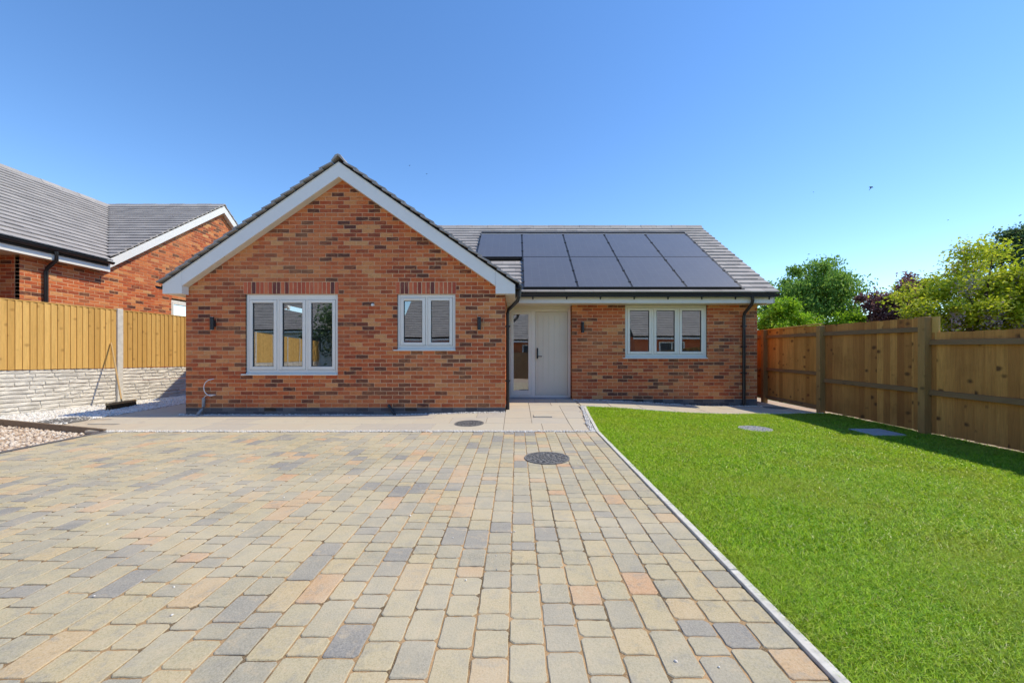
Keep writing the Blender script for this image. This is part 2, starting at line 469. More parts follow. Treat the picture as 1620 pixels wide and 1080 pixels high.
# soil / rough hardcore under everything on the plot
sheet('subsoil', lambda x, y: True, -13, 6.6, -14, 15, -0.075, M['hardcore'], 0.5)
lawn_edge = lambda x: 7.98 - 0.42 * ss(1.3, 3.6, x) + 0.10 * ss(4.6, 5.8, x)
path_x = lambda y: 1.165 + 0.0 * y + 0.16 * ss(5.9, 8.0, y)
lawn = sheet('lawn', lambda x, y: x > path_x(y) and y < lawn_edge(x), 1.2, 5.96, -3.0, 8.1, -0.012, M['soil'], 0.08)

# driveway with single setts
drive = sheet('driveway', None, DR_X0, DR_X1, -1.6, DR_Y1, -0.0050, M['joint_sand'], 0.4)
PITCH = 0.149
LENS = [0.108, 0.157, 0.200, 0.255]
def paver_mesh(L, var):
    rr = random.Random(int(L * 1000) * 10 + var)
    W = PITCH - 0.0055; l = L - 0.005; h = 0.05
    # outline: points round the rectangle, corners clipped, edges slightly ragged
    cx, cy = W / 2, l / 2
    k = rr.uniform(0.008, 0.016)
    out = []
    def edge(a, b, n):
        for i in range(n):
            t = (i + 1) / (n + 1)
            p = [a[0] + (b[0] - a[0]) * t, a[1] + (b[1] - a[1]) * t]
            out.append([p[0] + rr.uniform(-0.003, 0.0012) * (1 if p[0] > 0 else -1), p[1] + rr.uniform(-0.003, 0.0012) * (1 if p[1] > 0 else -1)])
    cs = [(-cx, -cy), (cx, -cy), (cx, cy), (-cx, cy)]
    for i in range(4):
        a = Vector(cs[i]); p = Vector(cs[i - 1]); n = Vector(cs[(i + 1) % 4])
        kk = k * rr.uniform(0.6, 1.5)
        q0 = a + (p - a).normalized() * kk; q1 = a + (n - a).normalized() * kk
        out.append([q0.x, q0.y]); out.append([q1.x, q1.y])
        nq = a + (n - a) - (n - a).normalized() * kk
        edge(q1, nq, 2 if (n - a).length < 0.2 else 3)
    n = len(out)
    def ring(ins, z, jz=0.0):
        return [(x - math.copysign(ins, x) * rr.uniform(0.7, 1.3), y - math.copysign(ins, y) * rr.uniform(0.7, 1.3), z + rr.uniform(-jz, jz)) for x, y in out]
    top = ring(0.0036, 0.0, 0.0003); mid = ring(0.0006, -0.0032, 0.001); bot = ring(0.0, -h)
    v = top + mid + bot
    f = [tuple(range(n))]
    for a, b in ((0, n), (n, 2 * n)):
        f += [(a + i, b + i, b + (i + 1) % n, a + (i + 1) % n) for i in range(n)]
    return v, f
PM = {}
for li, L in enumerate(LENS):
    for var in range(4):
        v, f = paver_mesh(L, var)
        me = bpy.data.meshes.new('paver'); me.from_pydata(v, [], f); me.update()
        
        bm = bmesh.new(); bm.from_mesh(me); bmesh.ops.recalc_face_normals(bm, faces=bm.faces[:]); bm.to_mesh(me); bm.free()
        me.materials.append(M['paver'])
        PM[(li, var)] = (me, v, f)
pav = []
ncol = int(round((DR_X1 - DR_X0) / PITCH))
for ci in range(ncol):
    x = DR_X1 - 0.004 - (ci + 0.5) * PITCH
    if x - PITCH / 2 < DR_X0 - 0.01: break
    y = DR_Y1 - 0.002 - random.random() * 0.0
    first = True
    while y > -1.5:
        li = random.choices(range(4), [0.2, 0.32, 0.26, 0.22])[0]
        L = LENS[li]
        pav.append((x, y - L / 2, li, random.randrange(4), random.random() < 0.5))
        y -= L
SLOPE = math.atan(0.0219)
pav = [p for p in pav]
vis = []
for i, (x, y, li, var, fl) in enumerate(pav):
    vis_ok = y > 0.9 and abs(x) / max(y, 0.01) < 1.33 and y > 1.30
    d = math.hypot(x, y)
    vis.append((d if vis_ok else 1e6 + d, i))
vis.sort()
single = set(i for _, i in vis[:300])
SV, SF = [], []
for i, (x, y, li, var, fl) in enumerate(pav):
    z = zg(x, y) + random.uniform(-0.0008, 0.0010)
    rx = (-SLOPE if fl else SLOPE) + random.uniform(-0.004, 0.004); ry = random.uniform(-0.005, 0.005); rz = random.uniform(-0.008, 0.008) + (math.pi if fl else 0)
    me, v, f = PM[(li, var)]
    if i in single:
        o = link('paver', me, None, drive)
        o.location = (x, y, z); o.rotation_euler = (rx, ry, rz)
    else:
        mt = Matrix.Translation((x, y, z)) @ Matrix.Rotation(rz, 4, 'Z') @ Matrix.Rotation(ry, 4, 'Y') @ Matrix.Rotation(rx, 4, 'X')
        b = len(SV)
        SV.extend([tuple(mt @ Vector(p)) for p in v]); SF.extend([tuple(j + b for j in q) for q in f])
me = bpy.data.meshes.new('distant_pavers'); me.from_pydata(SV, [], SF)
me.update()
bm = bmesh.new(); bm.from_mesh(me); bmesh.ops.recalc_face_normals(bm, faces=bm.faces[:]); bm.to_mesh(me); bm.free()
link('distant_pavers', me, M['paver'], drive, 'stuff')

# pale concrete edging between drive and lawn, in lengths
def kerb_run(name, label, pts, wdt, h_up, mat, parts='kerb_block', L=0.91):
    t = thing(name, label, 'kerb', (pts[0][0], pts[0][1], zg(*pts[0])))
    for (a, b) in zip(pts[:-1], pts[1:]):
        a = Vector(a); b = Vector(b); d = b - a; n = max(1, round(d.length / L)); u = d.normalized(); p = Vector((-u.y, u.x)) * wdt / 2
        for i in range(n):
            s0 = a + d * (i / n) + u * 0.003; s1 = a + d * ((i + 1) / n) - u * 0.003
            mb = MB(); q = []
            jz = random.uniform(-0.002, 0.002)
            c4 = [s0 - p, s1 - p, s1 + p, s0 + p]
            for zz in (-0.12, h_up):
                for c_ in c4: q.append((c_.x, c_.y, zg(c_.x, c_.y) + zz + jz))
            mb.hexa(q)
            mb.build(parts, mat, t, bevel=0.004)
    return t
kerb_run('edging_kerb', 'pale concrete edging kerb between the block driveway and the lawn', [(1.19, -1.5), (1.19, 5.93), (1.345, 7.95)], 0.046, 0.012, M['kerb_concrete'])
kerb_run('edging_kerb', 'dark grey edging kerb along the left side of the block driveway', [(-6.03, -1.5), (-6.03, 5.93)], 0.05, 0.012, M['dark_edging'])

# timber edging board left of the patio
tb = MB(); a = Vector((-6.08, 5.98)); b = Vector((-9.35, 7.02)); u = (b - a).normalized(); p = Vector((-u.y, u.x)) * 0.022
tb.hexa([(*(a - p), zg(*a) - 0.1), (*(b - p), zg(*b) - 0.1), (*(b + p), zg(*b) - 0.1), (*(a + p), zg(*a) - 0.1),
         (*(a - p), zg(*a) + 0.03), (*(b - p), zg(*b) + 0.03), (*(b + p), zg(*b) + 0.03), (*(a + p), zg(*a) + 0.03)])
tag(tb.build('timber_edging', M['edging_timber'], bevel=0.004), 'low brown timber edging board between white gravel and bare rubble', 'edging')

# patio of sandstone slabs
PAT_Y0 = 5.985
def in_patio(x, y):
    if y < PAT_Y0: return False
    if x < -6.2: return x > -7.35 and y < 14 and (y > 5.985 + max(0, (-6.05 - x)) * 0.32 + 0.05)
    if x < -0.18: return y < 7.40
    if x < path_x(y) - 0.075: return y < 9.16
    if x < 5.9: return y > lawn_edge(x) + 0.07 and y < (8.90 if x < 5.33 else 12.5)
    return False
patio = sheet('patio', lambda x, y: in_patio(x, y), -7.4, 5.9, 5.95, 12.5, -0.012, M['slab_joint'], 0.06)
rowsy = []
y = PAT_Y0
rp = random.Random(5)
def slab(x0, x1, y0, y1, parent=patio):
    g = 0.0035
    j = lambda: rp.uniform(-0.002, 0.002)
    c4 = [(x0 + g + j(), y0 + g + j()), (x1 - g + j(), y0 + g + j()), (x1 - g + j(), y1 - g + j()), (x0 + g + j(), y1 - g + j())]
    dz = rp.uniform(0, 0.003)
    q = [(a_, b_, zg(a_, b_) - 0.035) for a_, b_ in c4] + [(a_, b_, zg(a_, b_) + dz) for a_, b_ in c4]
    mb = MB(); mb.hexa(q); mb.build('slab', M['sandstone'], parent, bevel=0.004)
def row(x0, x1, y0, y1, sizes=(0.6, 0.9, 0.6, 0.75)):
    x = x0
    while x < x1 - 0.02:
        L = rp.choice(sizes)
        if x1 - (x + L) < 0.22: L = x1 - x
        slab(x, x + L, y0, y1); x += L
row(-7.30 + 0.9, -0.2, PAT_Y0, 6.545); row(-7.30 + 0.35, -0.2, 6.545, 6.99); row(-7.30, -0.2, 6.99, 7.385)
for yy in np.arange(7.385, 12.4, 0.6): row(-7.30, -6.22, yy, yy + 0.6, (0.54, 0.54))
yy = PAT_Y0
for hgt in (0.56, 0.40, 0.56, 0.56, 0.40, 0.56):
    y1 = min(yy + hgt, 9.15)
    row(-0.2, path_x(yy) - 0.08, yy, y1, (0.45, 0.6, 0.45)); yy = y1
def slab_poly(c4):
    dz = rp.uniform(0, 0.003)
    q = [(a_, b_, zg(a_, b_) - 0.035) for a_, b_ in c4] + [(a_, b_, zg(a_, b_) + dz) for a_, b_ in c4]
    mb = MB(); mb.hexa(q); mb.build('slab', M['sandstone'], patio, bevel=0.004)
x = 1.29
while x < 5.75:
    x1 = min(x + 0.6, 5.82)
    slab_poly([(x + .005, lawn_edge(x) + 0.08), (x1 - .005, lawn_edge(x1) + 0.08), (x1 - .005, 8.42), (x + .005, 8.42)])
    slab(x, x1, 8.43, 8.885)
    x = x1
for yy in np.arange(8.89, 12.0, 0.6): slab(5.42, 5.82, yy, yy + 0.6)

# loose pebbles, thousands of small stones: one mass per bed
def pebbles(name, pts, smin, smax, mat, label, cat, flat=0.7):
    ico_v = np.array([(0, 0, 1), (0.89, 0, 0.45), (0.28, 0.85, 0.45), (-0.72, 0.53, 0.45), (-0.72, -0.53, 0.45), (0.28, -0.85, 0.45),
                      (0.72, 0.53, -0.45), (-0.28, 0.85, -0.45), (-0.89, 0, -0.45), (-0.28, -0.85, -0.45), (0.72, -0.53, -0.45), (0, 0, -1)])
    ico_f = np.array([(0, 1, 2), (0, 2, 3), (0, 3, 4), (0, 4, 5), (0, 5, 1), (1, 6, 2), (2, 7, 3), (3, 8, 4), (4, 9, 5), (5, 10, 1),
                      (6, 7, 2), (7, 8, 3), (8, 9, 4), (9, 10, 5), (10, 6, 1)])
    n = len(pts); P = np.array(pts)
    s = RNG.uniform(smin, smax, (n, 1, 1)) * RNG.uniform(0.65, 1.25, (n, 1, 3)); s[:, :, 2] *= flat
    v = ico_v[None] * s * RNG.uniform(0.85, 1.15, (n, 12, 1))
    a = RNG.uniform(0, 6.28, n); ca, sa = np.cos(a)[:, None], np.sin(a)[:, None]
    x_, y_ = v[:, :, 0] * ca - v[:, :, 1] * sa, v[:, :, 0] * sa + v[:, :, 1] * ca
    v = np.stack([x_, y_, v[:, :, 2]], -1) + P[:, None, :]
    f = ico_f[None] + (np.arange(n) * 12)[:, None, None]
    o = np_mesh(name, v.reshape(-1, 3), f.reshape(-1, 3), mat, None, 'stuff', True)
    tag(o, label, cat); return o
FX = lambda y: -9.28 + 0.2016 * (y - 7.27)         # line of the left fence
def scatter(n, x0, x1, y0, y1, ok, dz=0.0):
    out = []
    while len(out) < n:
        x, y = random.uniform(x0, x1), random.uniform(y0, y1)
        if ok(x, y): out.append((x, y, zg(x, y) + dz + random.uniform(-0.006, 0.008)))
    return out
tl = lambda x: 5.98 + (x + 6.08) * (-0.318)           # timber edging line y(x)
in_gravel = lambda x, y: x > FX(y) + 0.04 and y > tl(x) + 0.03 and not in_patio(x, y) and x < -6.15
sheet('gravel_bed', in_gravel, -9.4, -6.1, 5.9, 12.6, -0.010, M['gravel_bed'], 0.06)
pebbles('white_gravel', scatter(8500, -9.4, -6.15, 5.95, 10.5, in_gravel), 0.012, 0.024, M['pebble'], 'white pebble gravel between the patio slabs and the left fence', 'gravel')
strip = []
strip += scatter(3200, -6.05, 1.16, 5.925, 5.98, lambda x, y: True, 0.002)
strip += scatter(700, 1.0, 1.42, 5.95, 8.0, lambda x, y: path_x(y) - 0.075 < x < path_x(y) + 0.0)
strip += scatter(1500, -6.1, -0.2, 7.40, 7.485, lambda x, y: True, -0.004)
strip += scatter(1000, 1.25, 5.4, 8.895, 8.975, lambda x, y: True, -0.004)
strip += scatter(900, 1.3, 5.85, 7.4, 8.2, lambda x, y: lawn_edge(x) + 0.015 < y < lawn_edge(x) + 0.075)
pebbles('pebble_strip', strip, 0.007, 0.014, M['pebble'], 'thin line of white pebbles edging the patio, path and house walls', 'pebbles')
in_rub = lambda x, y: x > FX(y) + 0.06 and x < -6.08 and y < tl(x) - 0.04
pebbles('stone_rubble', scatter(6500, -9.6, -6.08, 3.2, 7.0, in_rub, -0.065), 0.008, 0.028, M['rubble'], 'pinkish broken stone rubble on bare ground left of driveway', 'rubble')
pebbles('loose_chips', [(x, y, zg(x, y) + 0.003) for x, y in [(random.uniform(-5.8, 1.1), 6.0 - 4.6 * random.random() ** 1.5) for _ in range(150)]],
        0.003, 0.008, M['pebble'], 'scattered white stone chips lying on the block driveway', 'stone chips')

# grass blades
def grass():
    xs, ys, hs, ws = [], [], [], []
    def zone(n, y0, y1, hmin, hmax, wd, x1=5.93):
        y = RNG.uniform(y0, y1, n); x = RNG.uniform(1.21, x1, n)
        le = np.array([lawn_edge(a) for a in x]); pe = np.array([path_x(b) for b in y])
        k = (y < le + RNG.normal(0, 0.012, n)) & (x > pe + 0.042 + RNG.normal(0, 0.010, n)) & (np.abs(x) / y < 1.4)
        for cx, cy, r in ((3.63, 6.15, 0.235), ):
            k &= np.hypot(x - cx, y - cy) > r
        k &= ~((x > 4.98) & (x < 5.52) & (y > 5.62) & (y < 6.14))
        # thin worn patches near the path corner
        worn = np.hypot((x - 1.75) / 0.35, (y - 7.66) / 0.10) < 1
        k &= ~(worn & (RNG.random(n) < 0.8))
        x, y = x[k], y[k]
        xs.append(x); ys.append(y); hs.append(RNG.uniform(hmin, hmax, len(x))); ws.append(RNG.uniform(0.7, 1.3, len(x)) * wd)
    zone(150000, 1.05, 2.4, 0.016, 0.040, 0.0030, 3.4)
    zone(150000, 2.4, 4.0, 0.018, 0.042, 0.0042, 5.6)
    zone(230000, 4.0, 8.05, 0.018, 0.042, 0.0062)
    x = np.concatenate(xs); y = np.concatenate(ys); h = np.concatenate(hs); wd = np.concatenate(ws)
    n = len(x)
    # tufts: height follows a patchy field
    h *= 0.85 + 0.3 * (np.sin(x * 5.1 + 1.3 * np.sin(y * 4.3)) * np.sin(y * 6.7 + x) * 0.5 + 0.5)
    z = np.array([zg(a, b) for a, b in zip(x, y)]) - 0.014
    h = h * 0.95 + 0.002
    a = RNG.uniform(0, 6.283, n); lean = RNG.uniform(0.3, 1.7, n) * h; la = RNG.uniform(0, 6.283, n)
    ux, uy = np.cos(a) * wd / 2, np.sin(a) * wd / 2
    b0 = np.stack([x - ux, y - uy, z], 1); b1 = np.stack([x + ux, y + uy, z], 1)
    mx_, my_ = x + np.cos(la) * lean * 0.35, y + np.sin(la) * lean * 0.35
    m0 = np.stack([mx_ - ux * 0.8, my_ - uy * 0.8, z + h * 0.6], 1); m1 = np.stack([mx_ + ux * 0.8, my_ + uy * 0.8, z + h * 0.6], 1)
    tp = np.stack([x + np.cos(la) * lean, y + np.sin(la) * lean, z + h], 1)
    V = np.stack([b0, b1, m1, m0, tp], 1).reshape(-1, 3)
    i = np.arange(n)[:, None] * 5
    Fc = np.concatenate([i + np.array([[0, 1, 2]]), i + np.array([[0, 2, 3]]), i + np.array([[3, 2, 4]])], 0)
    o = np_mesh('grass', V, Fc, M['grass'], None, 'stuff')
    tag(o, 'bright green mown grass covering the front lawn', 'grass')
grass()

# covers
def round_cover(name, label, x, y, r, mat, lift=0.006, ribs=True, lone=0.03):
    t = thing(name, label, 'manhole cover', (x, y, zg(x, y)), None)
    n = 40
    z0 = zg(x, y)
    sl = (zg(x, y + 0.1) - zg(x, y - 0.1)) / 0.2; sx = (zg(x + 0.1, y) - zg(x - 0.1, y)) / 0.2
    P = lambda a, rr, z: (x + rr * math.cos(a), y + rr * math.sin(a), z0 + z + sl * rr * math.sin(a) + sx * rr * math.cos(a))
    an = [2 * math.pi * i / n for i in range(n)]
    mb = MB()
    mb.add([P(a, r, -0.02) for a in an] + [P(a, r, lift + 0.004) for a in an] + [P(a, r * 0.93, lift + 0.004) for a in an] + [P(a, r * 0.93, lift - 0.002) for a in an],
           [(i + k * n, (i + 1) % n + k * n, (i + 1) % n + (k + 1) * n, i + (k + 1) * n) for k in range(3) for i in range(n)])
    mb.build('rim', mat, t)
    mb = MB(); mb.add([P(a, r * 0.925, lift - 0.001) for a in an] + [P(a, r * 0.925, -0.02) for a in an], [tuple(range(n))] + [(i, i + n, (i + 1) % n + n, (i + 1) % n) for i in range(n)])
    mb.build('plate', mat, t)
    mb = MB(); step = r / 7.0
    for d in (1, -1):
        ang = math.radians(45 * d + 12); ca, sa = math.cos(ang), math.sin(ang)
        for k in range(-6, 7):
            off = k * step
            if abs(off) > r * 0.88: continue
            half = math.sqrt((r * 0.9) ** 2 - off ** 2); seg = step
            s_ = -half
            j = 0
            while s_ < half - 0.01:
                e_ = min(s_ + seg * 0.7, half)
                if (j + k + (d > 0)) % 2 == 0:
                    q = []
                    for zz in (lift - 0.002, lift + 0.0055):
                        for (uu, vv) in ((s_, off - 0.008), (e_, off - 0.008), (e_, off + 0.008), (s_, off + 0.008)):
                            px, py = uu * ca - vv * sa, uu * sa + vv * ca
                            q.append((x + px, y + py, z0 + zz + sl * py + sx * px))
                    mb.hexa(q)
                s_ += seg; j += 1
    mb.build('tread_pattern', mat, t)
    return t
round_cover('manhole_cover', 'round cast iron manhole cover set in the block driveway', 0.34, 4.50, 0.25, M['cast_iron'])
round_cover('manhole_cover', 'round dark manhole cover in the patio slabs by the gable', -0.76, 6.52, 0.235, M['cast_iron'])
round_cover('manhole_cover', 'round pale grey manhole cover sunk in the lawn', 3.63, 6.15, 0.23, M['galv_cover'], 0.002)
round_cover('manhole_cover', 'round dark manhole cover in the shaded side path by the fence', 5.52, 8.62, 0.23, M['cast_iron'])
round_cover('manhole_cover', 'dark grey drain cover in white gravel near the left fence', -7.62, 6.82, 0.30, M['cast_iron'], 0.014)
mb = MB()
q = [(4.99, 5.63), (5.49, 5.70), (5.50, 6.13), (5.02, 6.13)]
mb.hexa([(a_, b_, zg(a_, b_) - 0.05) for a_, b_ in q] + [(a_, b_, zg(a_, b_) + 0.008) for a_, b_ in q])
tag(mb.build('concrete_slab', M['concrete_slab'], bevel=0.006), 'square grey concrete slab lying in the lawn by the fence', 'slab')
# small metal recessed tray in the path
mb = MB(); mb.box(0.30, 0.62, 6.98, 7.22, zg(.5, 7.1) - 0.02, zg(.5, 7.1) + 0.014)
tag(mb.build('drain_cover', M['sandstone'], bevel=0.003), 'small rectangular drain cover let into the path to the door', 'drain cover')

# ------------------------------------------------------------------ brickwork
BL, BH, JT = 0.215, 0.065, 0.010
def runs_of(lo, hi, holes, za, zb):
    """free stretches of one course after the openings are taken out"""
    segs = [(lo, hi)]
    for (h0, h1, g0, g1) in holes:
        if zb <= g0 + 0.012 or za >= g1 - 0.012: continue
        nxt = []
        for a, b in segs:
            if h1 <= a or h0 >= b: nxt.append((a, b)); continue
            if h0 > a: nxt.append((a, h0))
            if h1 < b: nxt.append((h1, b))
        segs = nxt
    return [(a, b) for a, b in segs if b - a > 0.02]

def courses(z0, nc, span, holes, u_org):
    """stretcher bond: yields (course, ua, ub, za, zb) bricks and the mortar runs"""
    bricks, runs = [], []
    for k in range(nc):
        za = z0 + k * 0.075; zb = za + 0.075
        sp = span(za, zb)
        if sp is None or sp[1] - sp[0] < 0.05: continue
        for a, b in runs_of(sp[0], sp[1], holes, za, zb):
            runs.append((a, b, za, zb))
            off = u_org + (0.1125 if k % 2 else 0.0)
            i = math.floor((a - off) / 0.225)
            while off + i * 0.225 < b:
                ua = max(a, off + i * 0.225 + JT / 2 if off + i * 0.225 > a else a)
                ub = min(b, off + (i + 1) * 0.225 - JT / 2 if off + (i + 1) * 0.225 < b else b)
                if ub - ua > 0.025: bricks.append((ua, ub, za + JT, zb))
                i += 1
    return bricks, runs

class Wall:
    """brick face: to(u, d, z) maps along / into-wall / up to the world"""
    def __init__(s, to, rotz, part, mortar, mat_b, mat_m, depth=0.10):
        s.to, s.rotz, s.depth = to, rotz, depth
        s.part_name, s.mat_b, s.mat_m = part, mat_b, mat_m
        s.bricks, s.runs = [], []
    def add(s, b, r): s.bricks += b; s.runs += r
def hex_uz(mb, to, ua, ub, d0, d1, za, zb):
    mb.hexa([to(ua, d0, za), to(ub, d0, za), to(ub, d1, za), to(ua, d1, za), to(ua, d0, zb), to(ub, d0, zb), to(ub, d1, zb), to(ua, d1, zb)])
BRICK_ME = {}
def brick_me(mat, L=BL, H=BH):
    key = (mat.name, round(L, 3), round(H, 3))
    if key not in BRICK_ME:
        rr = random.Random(3)
        mb = MB(); c = 0.0025
        # front face (towards -d) with a small worn arris
        f = [(-L / 2 + c, 0, -H / 2 + c), (L / 2 - c, 0, -H / 2 + c), (L / 2 - c, 0, H / 2 - c), (-L / 2 + c, 0, H / 2 - c)]
        g = [(-L / 2, c, -H / 2), (L / 2, c, -H / 2), (L / 2, c, H / 2), (-L / 2, c, H / 2)]
        h = [(x_, 0.09, z_) for x_, _, z_ in g]
        mb.add(f + g + h, [(0, 1, 2, 3)] + [(i, (i + 1) % 4, (i + 1) % 4 + 4, i + 4) for i in range(4)] + [(i + 4, (i + 1) % 4 + 4, (i + 1) % 4 + 8, i + 8) for i in range(4)])
        me = mb.mesh('brick'); me.materials.append(mat); BRICK_ME[key] = me
    return BRICK_ME[key]

def lay(house, name, walls, mat_b, mat_m, camera_pos, limit=300, wall_label=None, cost=None):
    """build one wall part per face; the nearest full bricks become objects, the rest one mass"""
    allb = []
    for wi, wl in enumerate(walls):
        mb = MB()
        for (a, b, za, zb) in wl.runs: hex_uz(mb, wl.to, a, b, 0.004, wl.depth, za, zb)
        wl.obj = mb.build(name, mat_m, house)
        for b in wl.bricks:
            p = Vector(wl.to((b[0] + b[1]) / 2, 0, (b[2] + b[3]) / 2))
            full = abs((b[1] - b[0]) - BL) < 0.004
            allb.append((((p - camera_pos).length if cost is None else cost(p)) if full else 1e9, wi, b))
    allb.sort(key=lambda q: q[0])
    rest = [MB() for _ in walls]
    k = 0
    me = brick_me(mat_b)
    for dist, wi, b in allb:
        wl = walls[wi]; jit = random.uniform(-0.0022, 0.0022)
        if dist < 1e8 and k < limit:
            o = link('brick', me, None, wl.obj)
            o.location = wl.to((b[0] + b[1]) / 2, jit, (b[2] + b[3]) / 2)
            o.rotation_euler = (0, 0, wl.rotz); k += 1
        else:
            hex_uz(rest[wi], wl.to, b[0], b[1], jit, 0.09, b[2], b[3])
    for wl, mb in zip(walls, rest):
        if mb.v: mb.build('brickwork', mat_b, wl.obj, 'stuff')

# ------------------------------------------------------------------ generic roof pieces
def courses_strip(mb, org, along, up, nrm, s_len, gauge, span, th=0.026, over=0.05):
    """overlapping tile courses: org = eave origin, along/up/nrm unit vectors, span(s)->(t0,t1) along"""
    n = int(s_len / gauge + 0.001)
    for k in range(n):
        s0 = k * gauge; s1 = min(s0 + gauge + over, s_len)
        r_ = span(s0 + gauge * 0.5)
        if r_ is None or r_[1] - r_[0] < 0.05: continue
        t = r_[0]
        while t < r_[1] - 0.01:
            t1 = min(t + 0.298, r_[1]); jz = random.uniform(-0.0015, 0.0015)
            q = []
            for (sa, lift) in ((s0, 0.034 + jz), (s1, 0.0 + jz)):
                for tt in (t + 0.0015, t1 - 0.0015):
                    for hh in (0.0, th):
                        q.append(org + along * tt + up * sa + nrm * (lift + hh))
            # q order: s0t0h0,s0t0h1,s0t1h0,s0t1h1,s1...
            mb.hexa([q[0], q[2], q[6], q[4], q[1], q[3], q[7], q[5]])
            t += 0.3

def window(house, x0, x1, z0, z1, y, n, name='window', to=None, head=0.0, sill_over=0.06):
    """casement window: outer frame > sashes, panes, sill (sub-parts)"""
    if to is None: to = lambda u, d, z: (u, y + d, z)
    B = lambda mb, a, b, d0, d1, za, zb: hex_uz(mb, to, a, b, d0, d1, za, zb)
    fw = 0.055; fr = MB()
    zs = z0 + 0.045                                     # bottom of frame above the sill
    B(fr, x0, x0 + fw, 0.028, 0.098, zs, z1); B(fr, x1 - fw, x1, 0.028, 0.098, zs, z1)
    B(fr, x0 + fw, x1 - fw, 0.029, 0.098, z1 - fw - head, z1); B(fr, x0 + fw, x1 - fw, 0.029, 0.098, zs, zs + fw)
    ws = (x1 - x0 - 2 * fw) / n
    for i in range(1, n):
        xm = x0 + fw + ws * i
        B(fr, xm - 0.022, xm + 0.022, 0.029, 0.098, zs + fw, z1 - fw - head)
    w_ = fr.build(name, M['window_frame'], house, bevel=0.004)
    for i in range(n):
        a = x0 + fw + ws * i + (0.022 if i else 0) + 0.004; b = x0 + fw + ws * (i + 1) - (0.022 if i < n - 1 else 0) - 0.004
        c = zs + fw + 0.004; d = z1 - fw - head - 0.004; sw = 0.055
        s_ = MB()
        B(s_, a, a + sw, 0.020, 0.085, c, d); B(s_, b - sw, b, 0.020, 0.085, c, d)
        B(s_, a + sw, b - sw, 0.021, 0.085, d - sw, d); B(s_, a + sw, b - sw, 0.021, 0.085, c, c + sw)
        s_.build('sash', M['window_frame'], w_, bevel=0.005)
        g = MB()
        for (a1, b1, c1, d1) in ((a + sw, a + sw + .008, c + sw, d - sw), (b - sw - .008, b - sw, c + sw, d - sw), (a + sw + .008, b - sw - .008, c + sw, c + sw + .008), (a + sw + .008, b - sw - .008, d - sw - .008, d - sw)):
            B(g, a1, b1, 0.032, 0.06, c1, d1)
        g.build('gasket', M['gasket'], w_)
        p = MB(); p.add([to(a + sw - .005, 0.05, c + sw - .005), to(b - sw + .005, 0.05, c + sw - .005), to(b - sw + .005, 0.05, d - sw + .005), to(a + sw - .005, 0.05, d - sw + .005)], [(0, 1, 2, 3)])
        p.build('pane', M['glass'], w_)
    sl = MB(); B(sl, x0 - sill_over, x1 + 0.004, -0.045, 0.098, z0, z0 + 0.022); B(sl, x0, x1, 0.010, 0.098, z0 + 0.0225, zs)
    sl.build('sill', M['window_frame'], w_, bevel=0.004)
    return w_

def pipe(name, pts, r, parent, mat):
    mb = MB(); mb.tube(pts, r, 12); return mb.build(name, mat, parent)
def gutter(name, a, b, drop_dir, parent, mat, r=0.058, back=0.0):
    """half-round gutter from a to b; section in the plane of drop_dir and Z"""
    a, b, u = Vector(a), Vector(b), Vector(drop_dir)
    mb = MB(); n = 10
    ring = [(math.cos(math.pi + math.pi * i / n) * r, math.sin(math.pi + math.pi * i / n) * r) for i in range(n + 1)]
    inner = [(x_ * 0.93, z_ * 0.93) for x_, z_ in ring][::-1]
    prof = ring + inner
    mb.prism([a + u * x_ + Vector((0, 0, z_)) for x_, z_ in prof], b - a)
    return mb.build(name, mat, parent)

# ------------------------------------------------------------------ the bungalow
GY, WY = 7.49, 8.98                     # gable face, recessed wing face
GX0, GX1 = -6.12, -0.211
WX0, WX1 = 1.234, 5.344
AX, AZ = -3.22, 4.60                    # bargeboard apex
SL = 0.695                              # gable slope (rise per run)
PL = 0.148                              # top of the plinth
bung = thing('bungalow', 'red brick bungalow with front gable, dark tiled roof and solar panels', 'house', (-0.4, 9.5, 0.0))

W1 = (-5.016, -3.307, 0.748, 2.244); W2 = (-2.207, -1.130, 1.198, 2.244)
W3 = (2.413, 4.229, 1.048, 2.236)
SOL = [(-5.06, -3.29, 2.2485, 2.4725), (-2.235, -1.115, 2.2485, 2.4725)]
holes_g = [W1, W2] + SOL
def span_g(za, zb):
    # clipped to the line of the soffit, a little into the roof
    zt = za - 0.02
    top = AZ - 0.12
    hw = (top - zt) / SL
    a, b = max(GX0, AX - hw), min(GX1, AX + hw)
    return (a, b) if b > a else None
to_g = lambda u, d, z: (u, GY + d, z)
to_w = lambda u, d, z: (u, WY + d, z)
to_r = lambda u, d, z: (GX1 - d, u, z)              # gable return, faces +x
to_l = lambda u, d, z: (GX0 + d, u, z)              # left flank, faces -x
to_j = lambda u, d, z: (WX0 + d, u, z)              # door jamb of the wing, faces -x
to_e = lambda u, d, z: (WX1 - d, u, z)              # right flank
wg = Wall(to_g, 0, 'wall', None, None, None); wg.add(*courses(PL, 60, span_g, holes_g, GX0))
ww = Wall(to_w, 0, 'wall', None, None, None); ww.add(*courses(PL, 29, lambda a, b: (WX0, WX1), [W3], WX0))
wr = Wall(to_r, R(90), 'wall', None, None, None); wr.add(*courses(PL, 29, lambda a, b: (GY + 0.101, 9.2), [], GY))
wl_ = Wall(to_l, R(-90), 'wall', None, None, None); wl_.add(*courses(PL, 29, lambda a, b: (GY + 0.101, 15.5), [], GY))
wj = Wall(to_j, R(-90), 'wall', None, None, None); wj.add(*courses(PL, 29, lambda a, b: (WY + 0.101, 9.30), [], WY))
